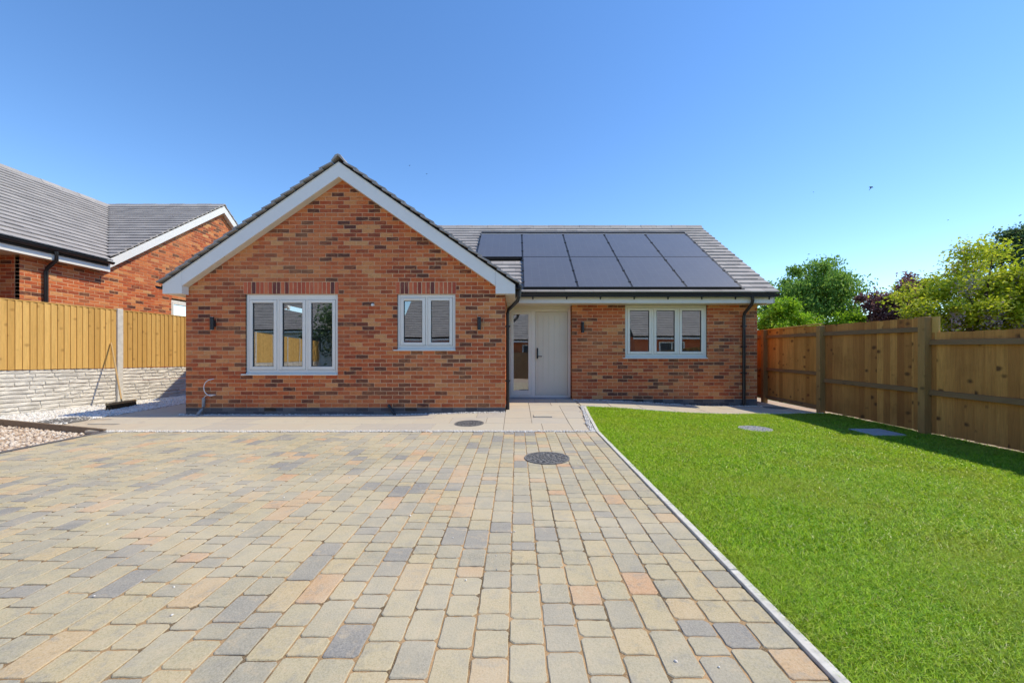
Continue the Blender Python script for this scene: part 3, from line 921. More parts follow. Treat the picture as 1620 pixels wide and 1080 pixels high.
def span_e(za, zb):
    if zb < 2.45: return (WY + 0.101, 15.6)
    lo = 8.62 + (zb - 2.45 + 0.12) / 0.7; hi = 15.62 - (zb - 2.45 + 0.12) / 0.7
    return (max(lo, WY + .101), hi) if hi > lo else None
we = Wall(to_e, R(90), 'wall', None, None, None); we.add(*courses(PL, 60, span_e, [], WY))
lay(bung, 'wall', [wg, ww, wr, wl_, wj, we], M['brick'], M['mortar'], Vector((0, 0, CAMZ)))
# soldier courses over the gable windows
me_s = brick_me(M['soldier_brick'], BH, BL)
for (a, b, za, zb) in SOL:
    mb = MB(); hex_uz(mb, to_g, a, b, 0.004, 0.1, za, zb); lin = mb.build('lintel', M['mortar'], bung)
    n = int((b - a) / 0.075); st = (b - a) / n
    for i in range(n):
        o = link('soldier_brick', me_s, None, lin)
        o.location = to_g(a + (i + 0.5) * st, random.uniform(-0.002, 0.002), (za + zb) / 2 + 0.003)
# plinth of dark engineering bricks
pm, pr = [], []
def plinth(to, rotz, u0, u1, org):
    b, r = courses(PL - 0.225, 3, lambda a, c: (u0, u1), [], org)
    mb = MB()
    for (a, c, za, zb) in r: hex_uz(mb, to, a, c, 0.006, 0.1, za, zb - 0.0004)
    w_ = mb.build('plinth', M['plinth_mortar'], bung)
    rest = MB(); me = brick_me(M['plinth_brick'])
    for q in b:
        if abs(q[1] - q[0] - BL) < 0.004:
            o = link('plinth_brick', me, None, w_); o.location = to((q[0] + q[1]) / 2, random.uniform(-0.001, 0.002), (q[2] + q[3]) / 2); o.rotation_euler = (0, 0, rotz)
        else: hex_uz(rest, to, q[0], q[1], 0, 0.09, q[2], q[3])
    if rest.v: rest.build('cut_plinth_bricks', M['plinth_brick'], w_)
plinth(to_g, 0, GX0, GX1, GX0); plinth(to_w, 0, WX0, WX1, WX0); plinth(to_r, R(90), GY + .101, 9.2, GY)
plinth(to_l, R(-90), GY + .101, 12, GY); plinth(to_e, R(90), WY + .101, 12, WY)
# air bricks
for to, u in ((to_g, -4.56), (to_g, -1.95), (to_w, 2.71)):
    mb = MB(); hex_uz(mb, to, u - 0.107, u + 0.107, -0.004, 0.05, PL - 0.073 + JT, PL)
    ab = mb.build('air_brick', M['black_plastic'], bung)
    mb = MB()
    for i in range(9): hex_uz(mb, to, u - 0.095 + i * 0.022, u - 0.083 + i * 0.022, -0.009, -0.004, PL - 0.056, PL - 0.008)
    mb.build('louvre', M['black_plastic'], ab)

window(bung, *W1, GY, 3, head=0.04); window(bung, *W2, GY, 2); window(bung, *W3, WY, 3)
# trickle vents
mb = MB(); mb.box(-2.08, -1.80, GY + 0.004, GY + 0.02, 2.160, 2.175); mb.build('trickle_vent', M['upvc_white'], bung)

# entrance: frame, sidelight and boarded door, set back in the recess
DY = 9.17
mb = MB(); Bx = lambda m_, a, b, d0, d1, za, zb: hex_uz(m_, lambda u, d, z: (u, DY + d, z), a, b, d0, d1, za, zb)
DX0, DX1, DZ0, DZ1 = -0.205, 1.228, 0.165, 2.175
Bx(mb, DX0, DX0 + 0.075, 0, 0.09, DZ0, DZ1); Bx(mb, DX1 - 0.06, DX1, 0, 0.09, DZ0, DZ1)
Bx(mb, DX0 + 0.075, DX1 - 0.06, 0.001, 0.09, DZ1 - 0.055, DZ1); Bx(mb, DX0 + 0.075, DX1 - 0.06, 0.001, 0.09, DZ0, DZ0 + 0.05)
Bx(mb, 0.335, 0.425, 0.001, 0.09, DZ0 + 0.05, DZ1 - 0.055)
dfr = mb.build('door_frame', M['window_frame'], bung, bevel=0.004)
mb = MB(); a, b, c, d = DX0 + 0.078, 0.332, DZ0 + 0.053, DZ1 - 0.058
for q in ((a, a + 0.062, c, d), (b - 0.062, b, c, d), (a + .062, b - .062, c, c + 0.062 + 0.05), (a + .062, b - .062, d - 0.062, d)): Bx(mb, q[0], q[1], -0.008, 0.08, q[2], q[3])
sdl = mb.build('sidelight', M['window_frame'], bung, bevel=0.004)
mb = MB(); mb.add([(a + .06, DY + 0.03, c + .1), (b - .06, DY + 0.03, c + .1), (b - .06, DY + 0.03, d - .06), (a + .06, DY + 0.03, d - .06)], [(0, 1, 2, 3)])
mb.build('pane', M['glass'], sdl)
dx0, dx1, dz0, dz1 = 0.430, DX1 - 0.066, DZ0 + 0.055, DZ1 - 0.06
mb = MB(); Bx(mb, dx0, dx1, 0.012, 0.06, dz0, dz1); door = mb.build('door', M['door_paint'], bung, bevel=0.003)
nb = 5; bw = (dx1 - dx0 - 0.10) / nb
for i in range(nb):
    mb = MB(); Bx(mb, dx0 + 0.05 + i * bw + 0.003, dx0 + 0.05 + (i + 1) * bw - 0.003, 0.006, 0.0125, dz0 + 0.05, dz1 - 0.05)
    mb.build('door_board', M['door_paint'], door, bevel=0.002)
hd = MB(); hx = dx0 + 0.045
hd.box(hx - 0.016, hx + 0.016, DY - 0.006, DY + 0.012, 1.05, 1.29); hd.tube([(hx, DY - 0.005, 1.10), (hx, DY - 0.055, 1.10), (hx + 0.10, DY - 0.057, 1.10)], 0.010, 8)
hd.tube([(hx, DY - 0.02, 1.27), (hx, DY - 0.045, 1.25), (hx, DY - 0.045, 1.10)], 0.009, 8)
hd.build('handle', M['black_metal'], door)
mb = MB(); Bx(mb, DX0, DX1, -0.06, -0.001, DZ0 - 0.03, DZ0 + 0.012); mb.build('threshold', M['grey_pipe'], bung, bevel=0.003)
mb = MB(); Bx(mb, DX0, DX1, 0.0, 0.09, DZ1 + 0.002, 2.46); mb.build('over_door_panel', M['upvc_cream'], bung)
mb = MB(); Bx(mb, DX0, DX1, 0.1, 0.14, -0.1, DZ0 - 0.002); mb.build('door_sub_sill', M['plinth_mortar'], bung)
mb = MB(); mb.box(GX1 + 0.003, WX0 - 0.003, WY, DY + 0.05, zg(.5, 9) - 0.06, 0.150); mb.build('step', M['concrete_slab'], bung)

# plain interior so that the panes look into dim rooms
mb = MB()
mb.box(GX0 + 0.12, WX1 - 0.12, 15.3, 15.4, -0.1, 2.5); mb.box(GX0 + 0.12, WX1 - 0.12, 11.6, 11.7, 0.12, 2.44)
mb.box(-2.75, -2.65, GY + 0.12, 11.6, 0.12, 2.44); mb.box(1.75, 1.85, WY + 0.12, 11.6, 0.12, 2.44)
mb.box(GX0 + 0.12, GX1 - 0.12, GY + 0.12, 9.2, 2.44, 2.47); mb.box(GX0 + 0.12, WX1 - 0.12, 9.3, 15.4, 2.44, 2.47)
mb.box(GX0 + 0.12, GX1 - 0.12, GY + 0.12, 9.2, 0.08, 0.12); mb.box(GX0 + 0.12, WX1 - 0.12, 9.3, 15.4, 0.08, 0.12)
mb.build('interior_wall', M['plaster'], bung)
mb = MB(); mb.box(GX0, WX1, 15.5, 15.6, -0.3, 2.44); mb.build('rear_wall', M['mortar'], bung)

# ---- roof
RE_Y, RE_Z, MS = 8.50, 2.428, 0.70           # eave line of the main front slope
RI_Y = 12.12; RI_Z = RE_Z + MS * (RI_Y - RE_Y)
VX = 5.52                                    # right verge
th = math.atan(MS)
zmain = lambda y: RE_Z + MS * (y - RE_Y)
TOPZ = AZ + 0.085                            # top of wing tiles at the ridge
zwing = lambda x: TOPZ - SL * abs(x - AX)
roof = MB()
T = 0.05
# main slopes under-layer
def slab3(mb, pts, t=0.06):
    mb.prism([Vector(p) - Vector((0, 0, 0.02)) for p in pts], (0, 0, -t))
slab3(roof, [(AX, RE_Y + 0.02, RE_Z), (VX - 0.03, RE_Y + 0.02, RE_Z), (VX - 0.03, RI_Y, RI_Z - .01), (AX - 3.1, RI_Y, RI_Z - .01), (AX - 3.1, RE_Y + 1.0, RE_Z + .7)])
slab3(roof, [(AX - 3.1, RI_Y, RI_Z - .01), (VX - 0.03, RI_Y, RI_Z - .01), (VX - 0.03, 15.75, RI_Z - .01 - MS * (15.75 - RI_Y)), (AX - 3.1, 15.75, RI_Z - .01 - MS * (15.75 - RI_Y))])
FY = GY - 0.16                               # front face of the bargeboards
for sgn in (-1, 1):
    xe = AX + sgn * 3.20
    slab3(roof, [(AX, FY + 0.02, TOPZ - .02), (xe, FY + 0.02, zwing(xe) - .02), (xe, 9.2 if sgn > 0 else 11.0, zwing(xe) - .02), (AX, 11.7, TOPZ - .02)], 0.05)
roofo = roof.build('roof', M['roof_base'], bung)
# individual tiles on the front slope that the camera sees, in broken bond
gauge, tw = 0.2104, 0.300
ncr = 21
mt_ = MB()
q = [(-tw / 2 + .0015, 0), (tw / 2 - .0015, 0), (tw / 2 - .0015, gauge + 0.05), (-tw / 2 + .0015, gauge + 0.05)]
mt_.hexa([(a_, b_, -0.018) for a_, b_ in q] + [(a_, b_, 0.012) for a_, b_ in q])
tile_me = mt_.mesh('roof_tile'); tile_me.materials.append(M['roof_tile'])
PAN_Y0 = 8.60; PW, PHT = 1.134, 1.722; PSTEP = 1.152
cs_, sn_ = math.cos(th), math.sin(th)
def under_panel(x, y):
    s = (y - PAN_Y0) / cs_
    if 0.02 < s < PHT - 0.25 and 0.16 + .25 < x < 4.77 - 0.25: return True
    if PHT - 0.25 <= s < 2 * PHT - 0.25 and -0.99 + 0.25 < x < 4.77 - 0.25: return True
    return False
cut = MB()
Uv = Vector((0, cs_, sn_)); Nv = Vector((0, -sn_, cs_)); Xv = Vector((1, 0, 0))
ntile = 0
for k in range(ncr):
    y = RE_Y + k * gauge * cs_
    x = VX - tw / 2 + (tw / 2 if k % 2 else 0)
    zc = zmain(y)
    while x > -3.2:
        ym = y + gauge * cs_ * 0.5
        if zmain(ym) + 0.02 < zwing(x + 0.12) - 0.02: break
        if not under_panel(x, ym):
            if x + tw / 2 > VX + 0.01:       # half tile at the verge
                o_ = Vector((x - tw / 2, y, zc))
                P = [o_ + Xv * a_ + Uv * b_ + Nv * (c_ + (0.02 if b_ == 0 else 0.0)) for c_ in (-0.004, 0.015) for a_, b_ in ((0, 0), (tw / 2, 0), (tw / 2, gauge + .04), (0, gauge + .04))]
                cut.hexa(P)
            elif ntile < 300:
                o = link('roof_tile', tile_me, None, roofo)
                jz = random.uniform(-0.0015, 0.0015)
                o.location = Vector((x, y, zc)) + Nv * (0.034 + jz)
                o.rotation_euler = (th - 0.125 + random.uniform(-.004, .004), random.uniform(-.004, .004), 0); ntile += 1
            else:
                o_ = Vector((x - tw / 2, y, zc))
                cut.hexa([o_ + Xv * a_ + Uv * b_ + Nv * (c_ + (0.02 if b_ == 0 else 0.0)) for c_ in (-0.004, 0.015) for a_, b_ in ((0, 0), (tw - .003, 0), (tw - .003, gauge + .04), (0, gauge + .04))])
        x -= tw
# gable-wing slopes and rear slope: courses seen only edge-on
for sgn in (-1, 1):
    al = math.atan(SL)
    up = Vector((-sgn * math.cos(al), 0, math.sin(al))); nr = Vector((sgn * math.sin(al), 0, math.cos(al)))
    xe = AX + sgn * 3.25
    org = Vector((xe, FY - 0.045, zwing(xe) - 0.03))
    Ls = 3.25 / math.cos(al)
    def span_w(s, sgn=sgn, al=al):
        x_ = AX + sgn * (3.25 - s * math.cos(al)); zz = zwing(x_)
        return (0.0, max(RE_Y + (zz - RE_Z) / MS, RE_Y) - (FY - 0.045) + 0.12)
    courses_strip(cut, org, Vector((0, 1, 0)), up, nr, Ls, gauge, span_w)
cut.build('cut_tiles', M['roof_tile'], roofo, 'stuff')
# ridge tiles
def ridge_run(a, b, slope, n, parent, mat, drop=0.0):
    a, b = Vector(a), Vector(b); d = (b - a) / n; u = d.normalized(); side = Vector((-u.y, u.x, 0))
    for i in range(n):
        p0 = a + d * i + u * 0.004; L = d.length - 0.006
        pr = [(-0.125, -0.125 * slope - 0.005), (-0.05, 0.012), (0.0, 0.034), (0.05, 0.012), (0.125, -0.125 * slope - 0.005), (0.11, -0.125 * slope - 0.022), (0, 0.004), (-0.11, -0.125 * slope - 0.022)]
        mb = MB(); lift = 0.006 if i % 2 else 0.0
        mb.prism([p0 + side * x_ + Vector((0, 0, z_ + drop + lift)) for x_, z_ in pr], u * L)
        mb.build('ridge_tile', mat, parent, bevel=0.004)
ridge_run((VX + 0.01, RI_Y, RI_Z + 0.035), (-3.6, RI_Y, RI_Z + 0.035), MS, 20, roofo, M['roof_tile'])
ridge_run((AX, FY - 0.05, TOPZ + 0.03), (AX, 11.5, TOPZ + 0.03), SL, 9, roofo, M['roof_tile'])

# bargeboards, soffits and boxed ends
BT = 0.250                                     # vertical depth of the board
def barge(sgn):
    xo = AX + sgn * 3.19
    if sgn > 0: xo = -0.023
    zo = AZ - SL * abs(xo - AX)
    xi = AX + sgn * 2.83                       # where the slope meets the boxed end
    mb = MB()
    P = [(AX, AZ), (xo, zo), (xo, zo - 0.0), (xi, AZ - SL * abs(xi - AX) - 0.0), ]
    xin = AX + sgn * 2.84
    poly = [(AX, AZ), (xin, AZ - SL * 2.84), (xin, AZ - SL * 2.84 - BT), (AX, AZ - BT)]
    mb.prism([(x_, FY, z_) for x_, z_ in poly], (0, 0.022, 0)); b = mb.build('bargeboard', M['upvc_white'], bung)
    # soffit under the board back to the wall
    mb = MB(); poly = [(AX, AZ - BT + .012), (xin, AZ - SL * 2.84 - BT + .012), (xin, AZ - SL * 2.84 - BT), (AX, AZ - BT)]
    mb.prism([(x_, FY + 0.0225, z_) for x_, z_ in poly], (0, 0.1375 - 0.003, 0)); mb.build('soffit', M['upvc_cream'], bung)
    # boxed end
    zb_ = 2.232; mb = MB()
    poly = [(xin + sgn * 0.003, AZ - SL * 2.843), (xo, zo), (xo, zb_), (xin + sgn * 0.003, zb_)]
    mb.prism([(x_, FY - 0.002, z_) for x_, z_ in poly], (0, 0.155, 0)); mb.build('box_end', M['upvc_white'], bung)
    # thin cream trim line on top of the board
    mb = MB(); e = 0.018
    poly = [(AX, AZ + e), (xo, zo + e), (xo, zo + 0.001), (AX, AZ + 0.001)]
    mb.prism([(x_, FY - 0.006, z_) for x_, z_ in poly], (0, 0.04, 0)); mb.build('verge_trim', M['upvc_cream'], bung)
    # eave fascia + soffit running back
    x1 = xo
    yb = RE_Y + 0.05 if sgn > 0 else 15.4
    mb = MB(); mb.box(min(x1, x1 - sgn * .02), max(x1, x1 - sgn * .02), FY + 0.156, yb, 2.234, zo - 0.01); mb.build('fascia', M['upvc_white'], bung)
    xw = GX1 if sgn > 0 else GX0
    a_, b_ = sorted((x1 - sgn * 0.021, xw - sgn * 0.02))
    mb = MB(); mb.box(a_, b_, FY + 0.156, yb, 2.236, 2.248); mb.build('soffit', M['upvc_cream'], bung)
    return xo, zo
XL, ZL = barge(-1); XR, ZR = barge(1)
# front eave of the wing
EY = 8.63
mb = MB(); mb.box(XR - 0.0, VX - 0.02, EY, EY + 0.02, 2.236, 2.40); mb.build('fascia', M['upvc_white'], bung)
mb = MB(); mb.box(GX1 + 0.003, VX - 0.022, EY + 0.021, WY - 0.003, 2.238, 2.25); mb.box(GX1 + .003, WX0 - .003, WY - 0.002, DY - 0.003, 2.238, 2.25); mb.build('soffit', M['upvc_cream'], bung)
# right verge board
mb = MB(); P = [(VX - .03, EY, zmain(EY) - 0.03), (VX - .03, RI_Y, RI_Z - 0.03), (VX - .03, RI_Y, RI_Z - 0.24), (VX - .03, EY, 2.236)]
mb.prism(P, (0.02, 0, 0)); mb.build('bargeboard', M['upvc_white'], bung)
mb = MB(); mb.box(WX1 + 0.002, VX - 0.031, EY + 0.022, EY + 0.3, 2.226, 2.2365); mb.build('box_end', M['upvc_white'], bung)
# gutters and downpipes
gutter('gutter', (0.04, EY - 0.063, 2.425), (VX + 0.03, EY - 0.063, 2.425), (0, 1, 0), bung, M['black_plastic'])
for i in range(8):
    x = 0.35 + i * 0.72
    mb = MB(); mb.box(x - .015, x + .015, EY - 0.10, EY, 2.352, 2.368); mb.box(x - .012, x + .012, EY - 0.012, EY, 2.31, 2.352); mb.build('gutter_bracket', M['black_plastic'], bung)
gutter('gutter', (XR + 0.063, FY - 0.02, 2.375), (XR + 0.063, EY - 0.12, 2.375), (1, 0, 0), bung, M['black_plastic'])
gutter('gutter', (XL - 0.063, FY - 0.02, 2.375), (XL - 0.063, 12.0, 2.375), (1, 0, 0), bung, M['black_plastic'])
gx = XR + 0.063
pipe('downpipe', [(gx, 7.52, 2.34), (gx, 7.52, 2.19), (gx - 0.02, 7.54, 2.13), (-0.15, 7.66, 1.98), (-0.165, 7.68, 1.90), (-0.165, 7.68, 0.09)], 0.034, bung, M['black_plastic'])
mb = MB(); mb.tube([(gx, 7.52, 2.42), (gx, 7.52, 2.20)], [0.062, 0.045], 12); mb.build('gutter_outlet', M['black_plastic'], bung)
for z in (1.65, 0.62):
    mb = MB(); mb.box(-0.211, -0.12, 7.645, 7.715, z, z + 0.03); mb.build('pipe_clip', M['black_plastic'], bung)
pipe('downpipe', [(5.0, EY - 0.063, 2.37), (5.0, EY - 0.063, 2.27), (5.0, EY - 0.03, 2.20), (5.02, WY - 0.075, 2.05), (5.02, WY - 0.055, 1.98), (5.02, WY - 0.055, 0.03)], 0.034, bung, M['black_plastic'])
for z in (1.75, 1.30, 0.72):
    mb = MB(); mb.box(4.975, 5.065, WY - 0.092, WY - 0.001, z, z + 0.03); mb.build('pipe_clip', M['black_plastic'], bung)
pipe('downpipe', [(XL - .063, 9.0, 2.33), (XL - .063, 9.0, 2.22), (GX0 - 0.06, 9.08, 2.08), (GX0 - 0.055, 9.08, 2.0), (GX0 - 0.055, 9.08, 0.05)], 0.034, bung, M['black_plastic'])
# wall lights
def wall_light(label, to, u, z, hgt=0.235):
    p = Vector(to(u, -0.065, z))
    t = thing('wall_light', label, 'wall light', tuple(p), 'black up and down wall lights on the bungalow')
    mb = MB(); mb.tube([(p.x, p.y, z - hgt / 2), (p.x, p.y, z + hgt / 2)], 0.034, 16); mb.build('lamp_tube', M['black_metal'], t)
    mb = MB(); mb.box(p.x - .03, p.x + .03, p.y + 0.02, p.y + 0.0645, z - 0.06, z + 0.06); mb.build('backplate', M['black_metal'], t, bevel=.004)
    for sg in (-1, 1):
        mb = MB(); mb.tube([(p.x, p.y, z + sg * (hgt / 2 + .0005)), (p.x, p.y, z + sg * (hgt / 2 + 0.003))], 0.025, 12); mb.build('lens', M['lens'], t)
wall_light('black cylinder wall light left of the three-pane gable window', to_g, -5.59, 1.70)
wall_light('black cylinder wall light right of the two-pane gable window', to_g, -0.685, 1.70)
wall_light('black cylinder wall light between front door and recessed window', to_w, 1.459, 1.74)
# solar panels
def panel_frame(x, s):
    return Vector((x, PAN_Y0, zmain(PAN_Y0))) + Uv * s + Nv * 0.045
rows = [(0, [0.16 + i * PSTEP for i in range(4)]), (1, [-0.992 + i * PSTEP for i in range(5)])]
def pan_mesh():
    g = MB(); a = 0.012
    g.add([(a, a, 0.036), (PW - a, a, 0.036), (PW - a, PHT - a, 0.036), (a, PHT - a, 0.036)], [(0, 1, 2, 3)])
    f = MB()
    f.box(0, a, 0, PHT, 0, 0.038); f.box(PW - a, PW, 0, PHT, 0, 0.038); f.box(a, PW - a, 0, a, 0, 0.038); f.box(a, PW - a, PHT - a, PHT, 0, 0.038)
    b = MB(); b.box(a, PW - a, a, PHT - a, 0.002, 0.03)
    return g.mesh('cells'), f.mesh('panel_frame'), b.mesh('panel_back')
gm, fm, bmh = pan_mesh(); gm.materials.append(M['solar_cell']); fm.materials.append(M['black_metal']); bmh.materials.append(M['black_metal'])
colw = ['first', 'second', 'third', 'fourth', 'fifth']
for rw, xs in rows:
    for ci, x in enumerate(xs):
        p = panel_frame(x, rw * (PHT + 0.006))
        lab = f"{'lower' if rw == 0 else 'upper'} row black solar panel, {colw[ci]} from the left on the tiled roof"
        t = thing('solar_panel', lab, 'solar panel', tuple(p), 'solar panels on the front roof slope'); t.rotation_euler = (th, 0, 0)
        for me, nm in ((gm, 'cells'), (fm, 'panel_frame'), (bmh, 'panel_back')):
            o = bpy.data.objects.new(nm, me); COL.objects.link(o); o.parent = t
# dark rails and flashing tray round the array
def on_roof(name, x0, x1, s0, s1, h0, h1, mat, parent):
    mb = MB(); o_ = Vector((0, PAN_Y0, zmain(PAN_Y0)))
    mb.hexa([o_ + Xv * a_ + Uv * b_ + Nv * c_ for c_ in (h0, h1) for a_, b_ in ((x0, s0), (x1, s0), (x1, s1), (x0, s1))]); return mb.build(name, mat, parent)
TS = 2 * PHT + 0.006
for i, x in enumerate([-0.992 + k * PSTEP for k in range(6)]):
    s0 = PHT if i == 0 else -0.01
    on_roof('mounting_rail', x - 0.016, x - 0.002, s0, TS, 0.02, 0.078, M['black_metal'], roofo)
    for s in np.arange(s0 + 0.25, TS, 0.62):
        on_roof('panel_clamp', x - 0.034, x + 0.016, s, s + 0.05, 0.079, 0.094, M['black_metal'], roofo)
on_roof('flashing', -1.0, 4.80, TS + 0.16, TS + 0.22, 0.03, 0.075, M['black_metal'], roofo)
on_roof('flashing', -1.0, 4.78, TS + 0.004, TS + 0.155, 0.035, 0.05, M['grey_pipe'], roofo)
on_roof('flashing', 0.16, 4.78, -0.03, -0.004, 0.012, 0.05, M['black_metal'], roofo)
on_roof('flashing', -1.0, 0.142, PHT - 0.03, PHT - 0.004, 0.012, 0.05, M['black_metal'], roofo)
on_roof('flashing', 4.772, 4.83, -0.03, TS + 0.22, 0.012, 0.05, M['black_metal'], roofo)

# service pipes at the foot of the gable
t = thing('service_duct', 'grey service duct with white cable loop low on the gable wall', 'pipe', (-5.75, 7.42, zg(-5.75, 7.4)))
mb = MB(); mb.tube([(-5.82, 7.36, zg(-5.8, 7.36) - 0.02), (-5.80, 7.38, 0.06), (-5.765, 7.43, 0.12), (-5.76, 7.445, 0.17), (-5.76, 7.45, 0.335)], 0.027, 12); mb.build('duct', M['grey_pipe'], t)
mb = MB(); pts = []
for i in range(15):
    a = i / 14; ang = math.radians(100 + 170 * a)
    pts.append((-5.63 + 0.12 * math.cos(ang) * (1.0), 7.46 - 0.02 * math.sin(math.pi * a), 0.52 + 0.15 * math.sin(ang)))
pts = [(-5.60, 7.488, 0.68)] + pts + [(-5.57, 7.488, 0.385)]
mb.tube(pts, 0.008, 8); mb.tube([(-5.76, 7.45, 0.33), (-5.73, 7.455, 0.37), (-5.66, 7.46, 0.39), (-5.57, 7.47, 0.385)], 0.007, 8); mb.build('cable', M['cable_white'], t)
mb = MB(); mb.tube([(-2.36, 7.455, 0.20), (-2.19, 7.40, -0.03)], 0.026, 12)
tag(mb.build('waste_pipe', M['black_plastic']), 'short black waste pipe leaning out from the gable wall base', 'pipe')
mb = MB(); mb.tube([(-2.66, 7.49, 2.05), (-2.66, 7.455, 2.045)], [0.03, 0.022], 10); mb.build('overflow_outlet', M['cable_white'], bung)

# ------------------------------------------------------------------ left fence: concrete posts, rock-face gravel boards, close boards
FD = Vector((0.2016, 1.0, 0)).normalized()          # direction of the fence line
FNm = Vector((FD.y, -FD.x, 0))                      # faces the driveway
P0 = Vector((FX(9.07), 9.07, 0))                    # the post the camera sees
def fpt(s, d, z): return P0 + FD * s + FNm * d + Vector((0, 0, z))
lf = thing('boundary_fence', 'golden close board fence on rock-faced concrete gravel boards, left of bungalow', 'fence', tuple(P0))
PP = 1.92
fz0 = -0.06
ROCK = {}
def rock_board(var):
    """cast stone-faced gravel board, one panel long: raised uneven stones"""
    rr = random.Random(40 + var); mb = MB(); L = PP - 0.125; H = 0.297
    mb.box(0, L, -0.02, 0.0, 0, H)
    nrow = 4; rh = H / nrow; 
    for k in range(nrow):
        u = 0
        while u < L - 0.02:
            w_ = rr.uniform(0.18, 0.55); w_ = w_ if L - u - w_ > 0.08 else L - u
            j = lambda: rr.uniform(-0.006, 0.006)
            za, zb = k * rh + 0.005, (k + 1) * rh - 0.004
            n = 4; top = []
            # a strip of uneven quads standing proud
            us = [u + 0.004 + (w_ - 0.008) * i / n for i in range(n + 1)]
            base_ = [[(x_, 0.0, za) for x_ in us], [(x_, 0.0, zb) for x_ in us]]
            dp = rr.uniform(0.012, 0.022)
            mid = [[(x_ + (0.006 if i == 0 else -0.006 if i == n else j()), dp + rr.uniform(-.008, .008), za + 0.012 + j()) for i, x_ in enumerate(us)],
                   [(x_ + (0.006 if i == 0 else -0.006 if i == n else j()), dp + rr.uniform(-.010, .006), zb - 0.010 + j()) for i, x_ in enumerate(us)]]
            ring = [base_[0], mid[0], mid[1], base_[1]]
            vs = [p for r_ in ring for p in r_]; m_ = n + 1; fs = []
            for r_ in range(3):
                for i in range(n): fs.append((r_ * m_ + i, r_ * m_ + i + 1, (r_ + 1) * m_ + i + 1, (r_ + 1) * m_ + i))
            fs += [(0, m_, 2 * m_, 3 * m_), (n, m_ + n, 2 * m_ + n, 3 * m_ + n)]
            mb.add(vs, fs)
            u += w_
    me = mb.mesh('gravel_board'); me.materials.append(M['rock_face']); return me
rocks = [rock_board(i) for i in range(4)]
bd = MB(); bd.prism([(0, 0, 0), (0.108, 0, 0), (0.108, 0.004, 0), (0.0, 0.024, 0)], (0, 0, 1.275)); board_me = bd.mesh('board'); board_me.materials.append(M['board_gold'])
fang = math.atan2(FD.y, FD.x)
def place(me, name, s, d, z, parent):
    o = link(name, me, None, parent); o.location = fpt(s, d, z)
    o.rotation_euler = (0, 0, fang)
    return o
# meshes above use +y as outward: mirror so that +y points along FNm (right-hand side of FD)
for me in rocks + [board_me]:
    me.transform(Matrix.Scale(-1, 4, (0, 1, 0))); me.flip_normals()
for k in range(-11, 3):
    s = k * PP
    mb = MB(); q = [fpt(s - 0.055, -0.05, 0), fpt(s + 0.055, -0.05, 0), fpt(s + 0.055, 0.055, 0), fpt(s - 0.055, 0.055, 0)]
    mb.hexa([p + Vector((0, 0, -0.3)) for p in q] + [p + Vector((0, 0, 2.165)) for p in q]); mb.build('concrete_post', M['post_concrete'], lf, bevel=0.008)
    if k == 2: continue
    for g in range(3):
        place(rocks[(k * 3 + g) % 4], 'gravel_board', s + 0.0625, 0.0, fz0 + g * 0.302, lf)
    nb_ = int((PP - 0.125) / 0.0985)
    for i in range(nb_):
        o = place(board_me, 'board', s + 0.0625 + i * (PP - 0.125) / nb_, 0.012 + random.uniform(-.001, .001), fz0 + 0.908 + random.uniform(-.004, .004), lf)
    mb = MB()
    for z in (1.0, 1.9):
        q = [fpt(s + .06, -0.04, 0), fpt(s + PP - .06, -0.04, 0), fpt(s + PP - .06, 0.008, 0), fpt(s + .06, 0.008, 0)]
        mb.hexa([p + Vector((0, 0, z)) for p in q] + [p + Vector((0, 0, z + 0.08)) for p in q])
    mb.build('rail', M['board_gold'], lf)
    mb = MB(); q = [fpt(s + .06, -0.045, 0), fpt(s + PP - .06, -0.045, 0), fpt(s + PP - .06, 0.034, 0), fpt(s + .06, 0.034, 0)]
    mb.hexa([p + Vector((0, 0, 2.126)) for p in q] + [p + Vector((0, 0, 2.146)) for p in q]); mb.build('capping_rail', M['board_gold'], lf)

# broom leaning on the fence
hb = Vector((-8.10, 8.30, zg(-8.1, 8.3) + 0.135)); tp = fpt(0, 0, 0)
s_t = (8.90 - 9.07) / FD.y; top = fpt(s_t, 0.045, 1.40)
br = thing('broom', 'wooden push broom leaning against the left fence', 'broom', (hb.x, hb.y, zg(-8.1, 8.3)))
mb = MB(); mb.tube([hb, hb + (top - hb) * 0.5, top], 0.015, 10); mb.build('handle', M['broom_wood'], br)
hd_ = Vector((-0.16, 0.78, 0)).normalized(); hs = Vector((hd_.y, -hd_.x, 0))
mb = MB()
q = [hb + hd_ * a_ + hs * b_ for a_, b_ in ((-0.38, -0.032), (0.38, -0.032), (0.38, 0.032), (-0.38, 0.032))]
mb.hexa([p + Vector((0, 0, -0.04)) for p in q] + [p + Vector((0, 0, 0.0)) for p in q]); mb.build('head', M['broom_wood'], br, bevel=0.006)
mb = MB(); rr = random.Random(8)
for i in range(46):
    for j in range(4):
        c_ = hb + hd_ * (-0.365 + i * 0.0162) + hs * (-0.022 + j * 0.0147) + Vector((0, 0, -0.04))
        e_ = c_ + Vector((rr.uniform(-.012, .012) + (j - 1.5) * 0.008, rr.uniform(-.012, .012), -0.095 + rr.uniform(-.004, .006)))
        e_.z = max(e_.z, zg(e_.x, e_.y) - 0.004)
        mb.tube([c_, e_], [0.006, 0.008], 4)
mb.build('bristles', M['bristle'], br, 'stuff')

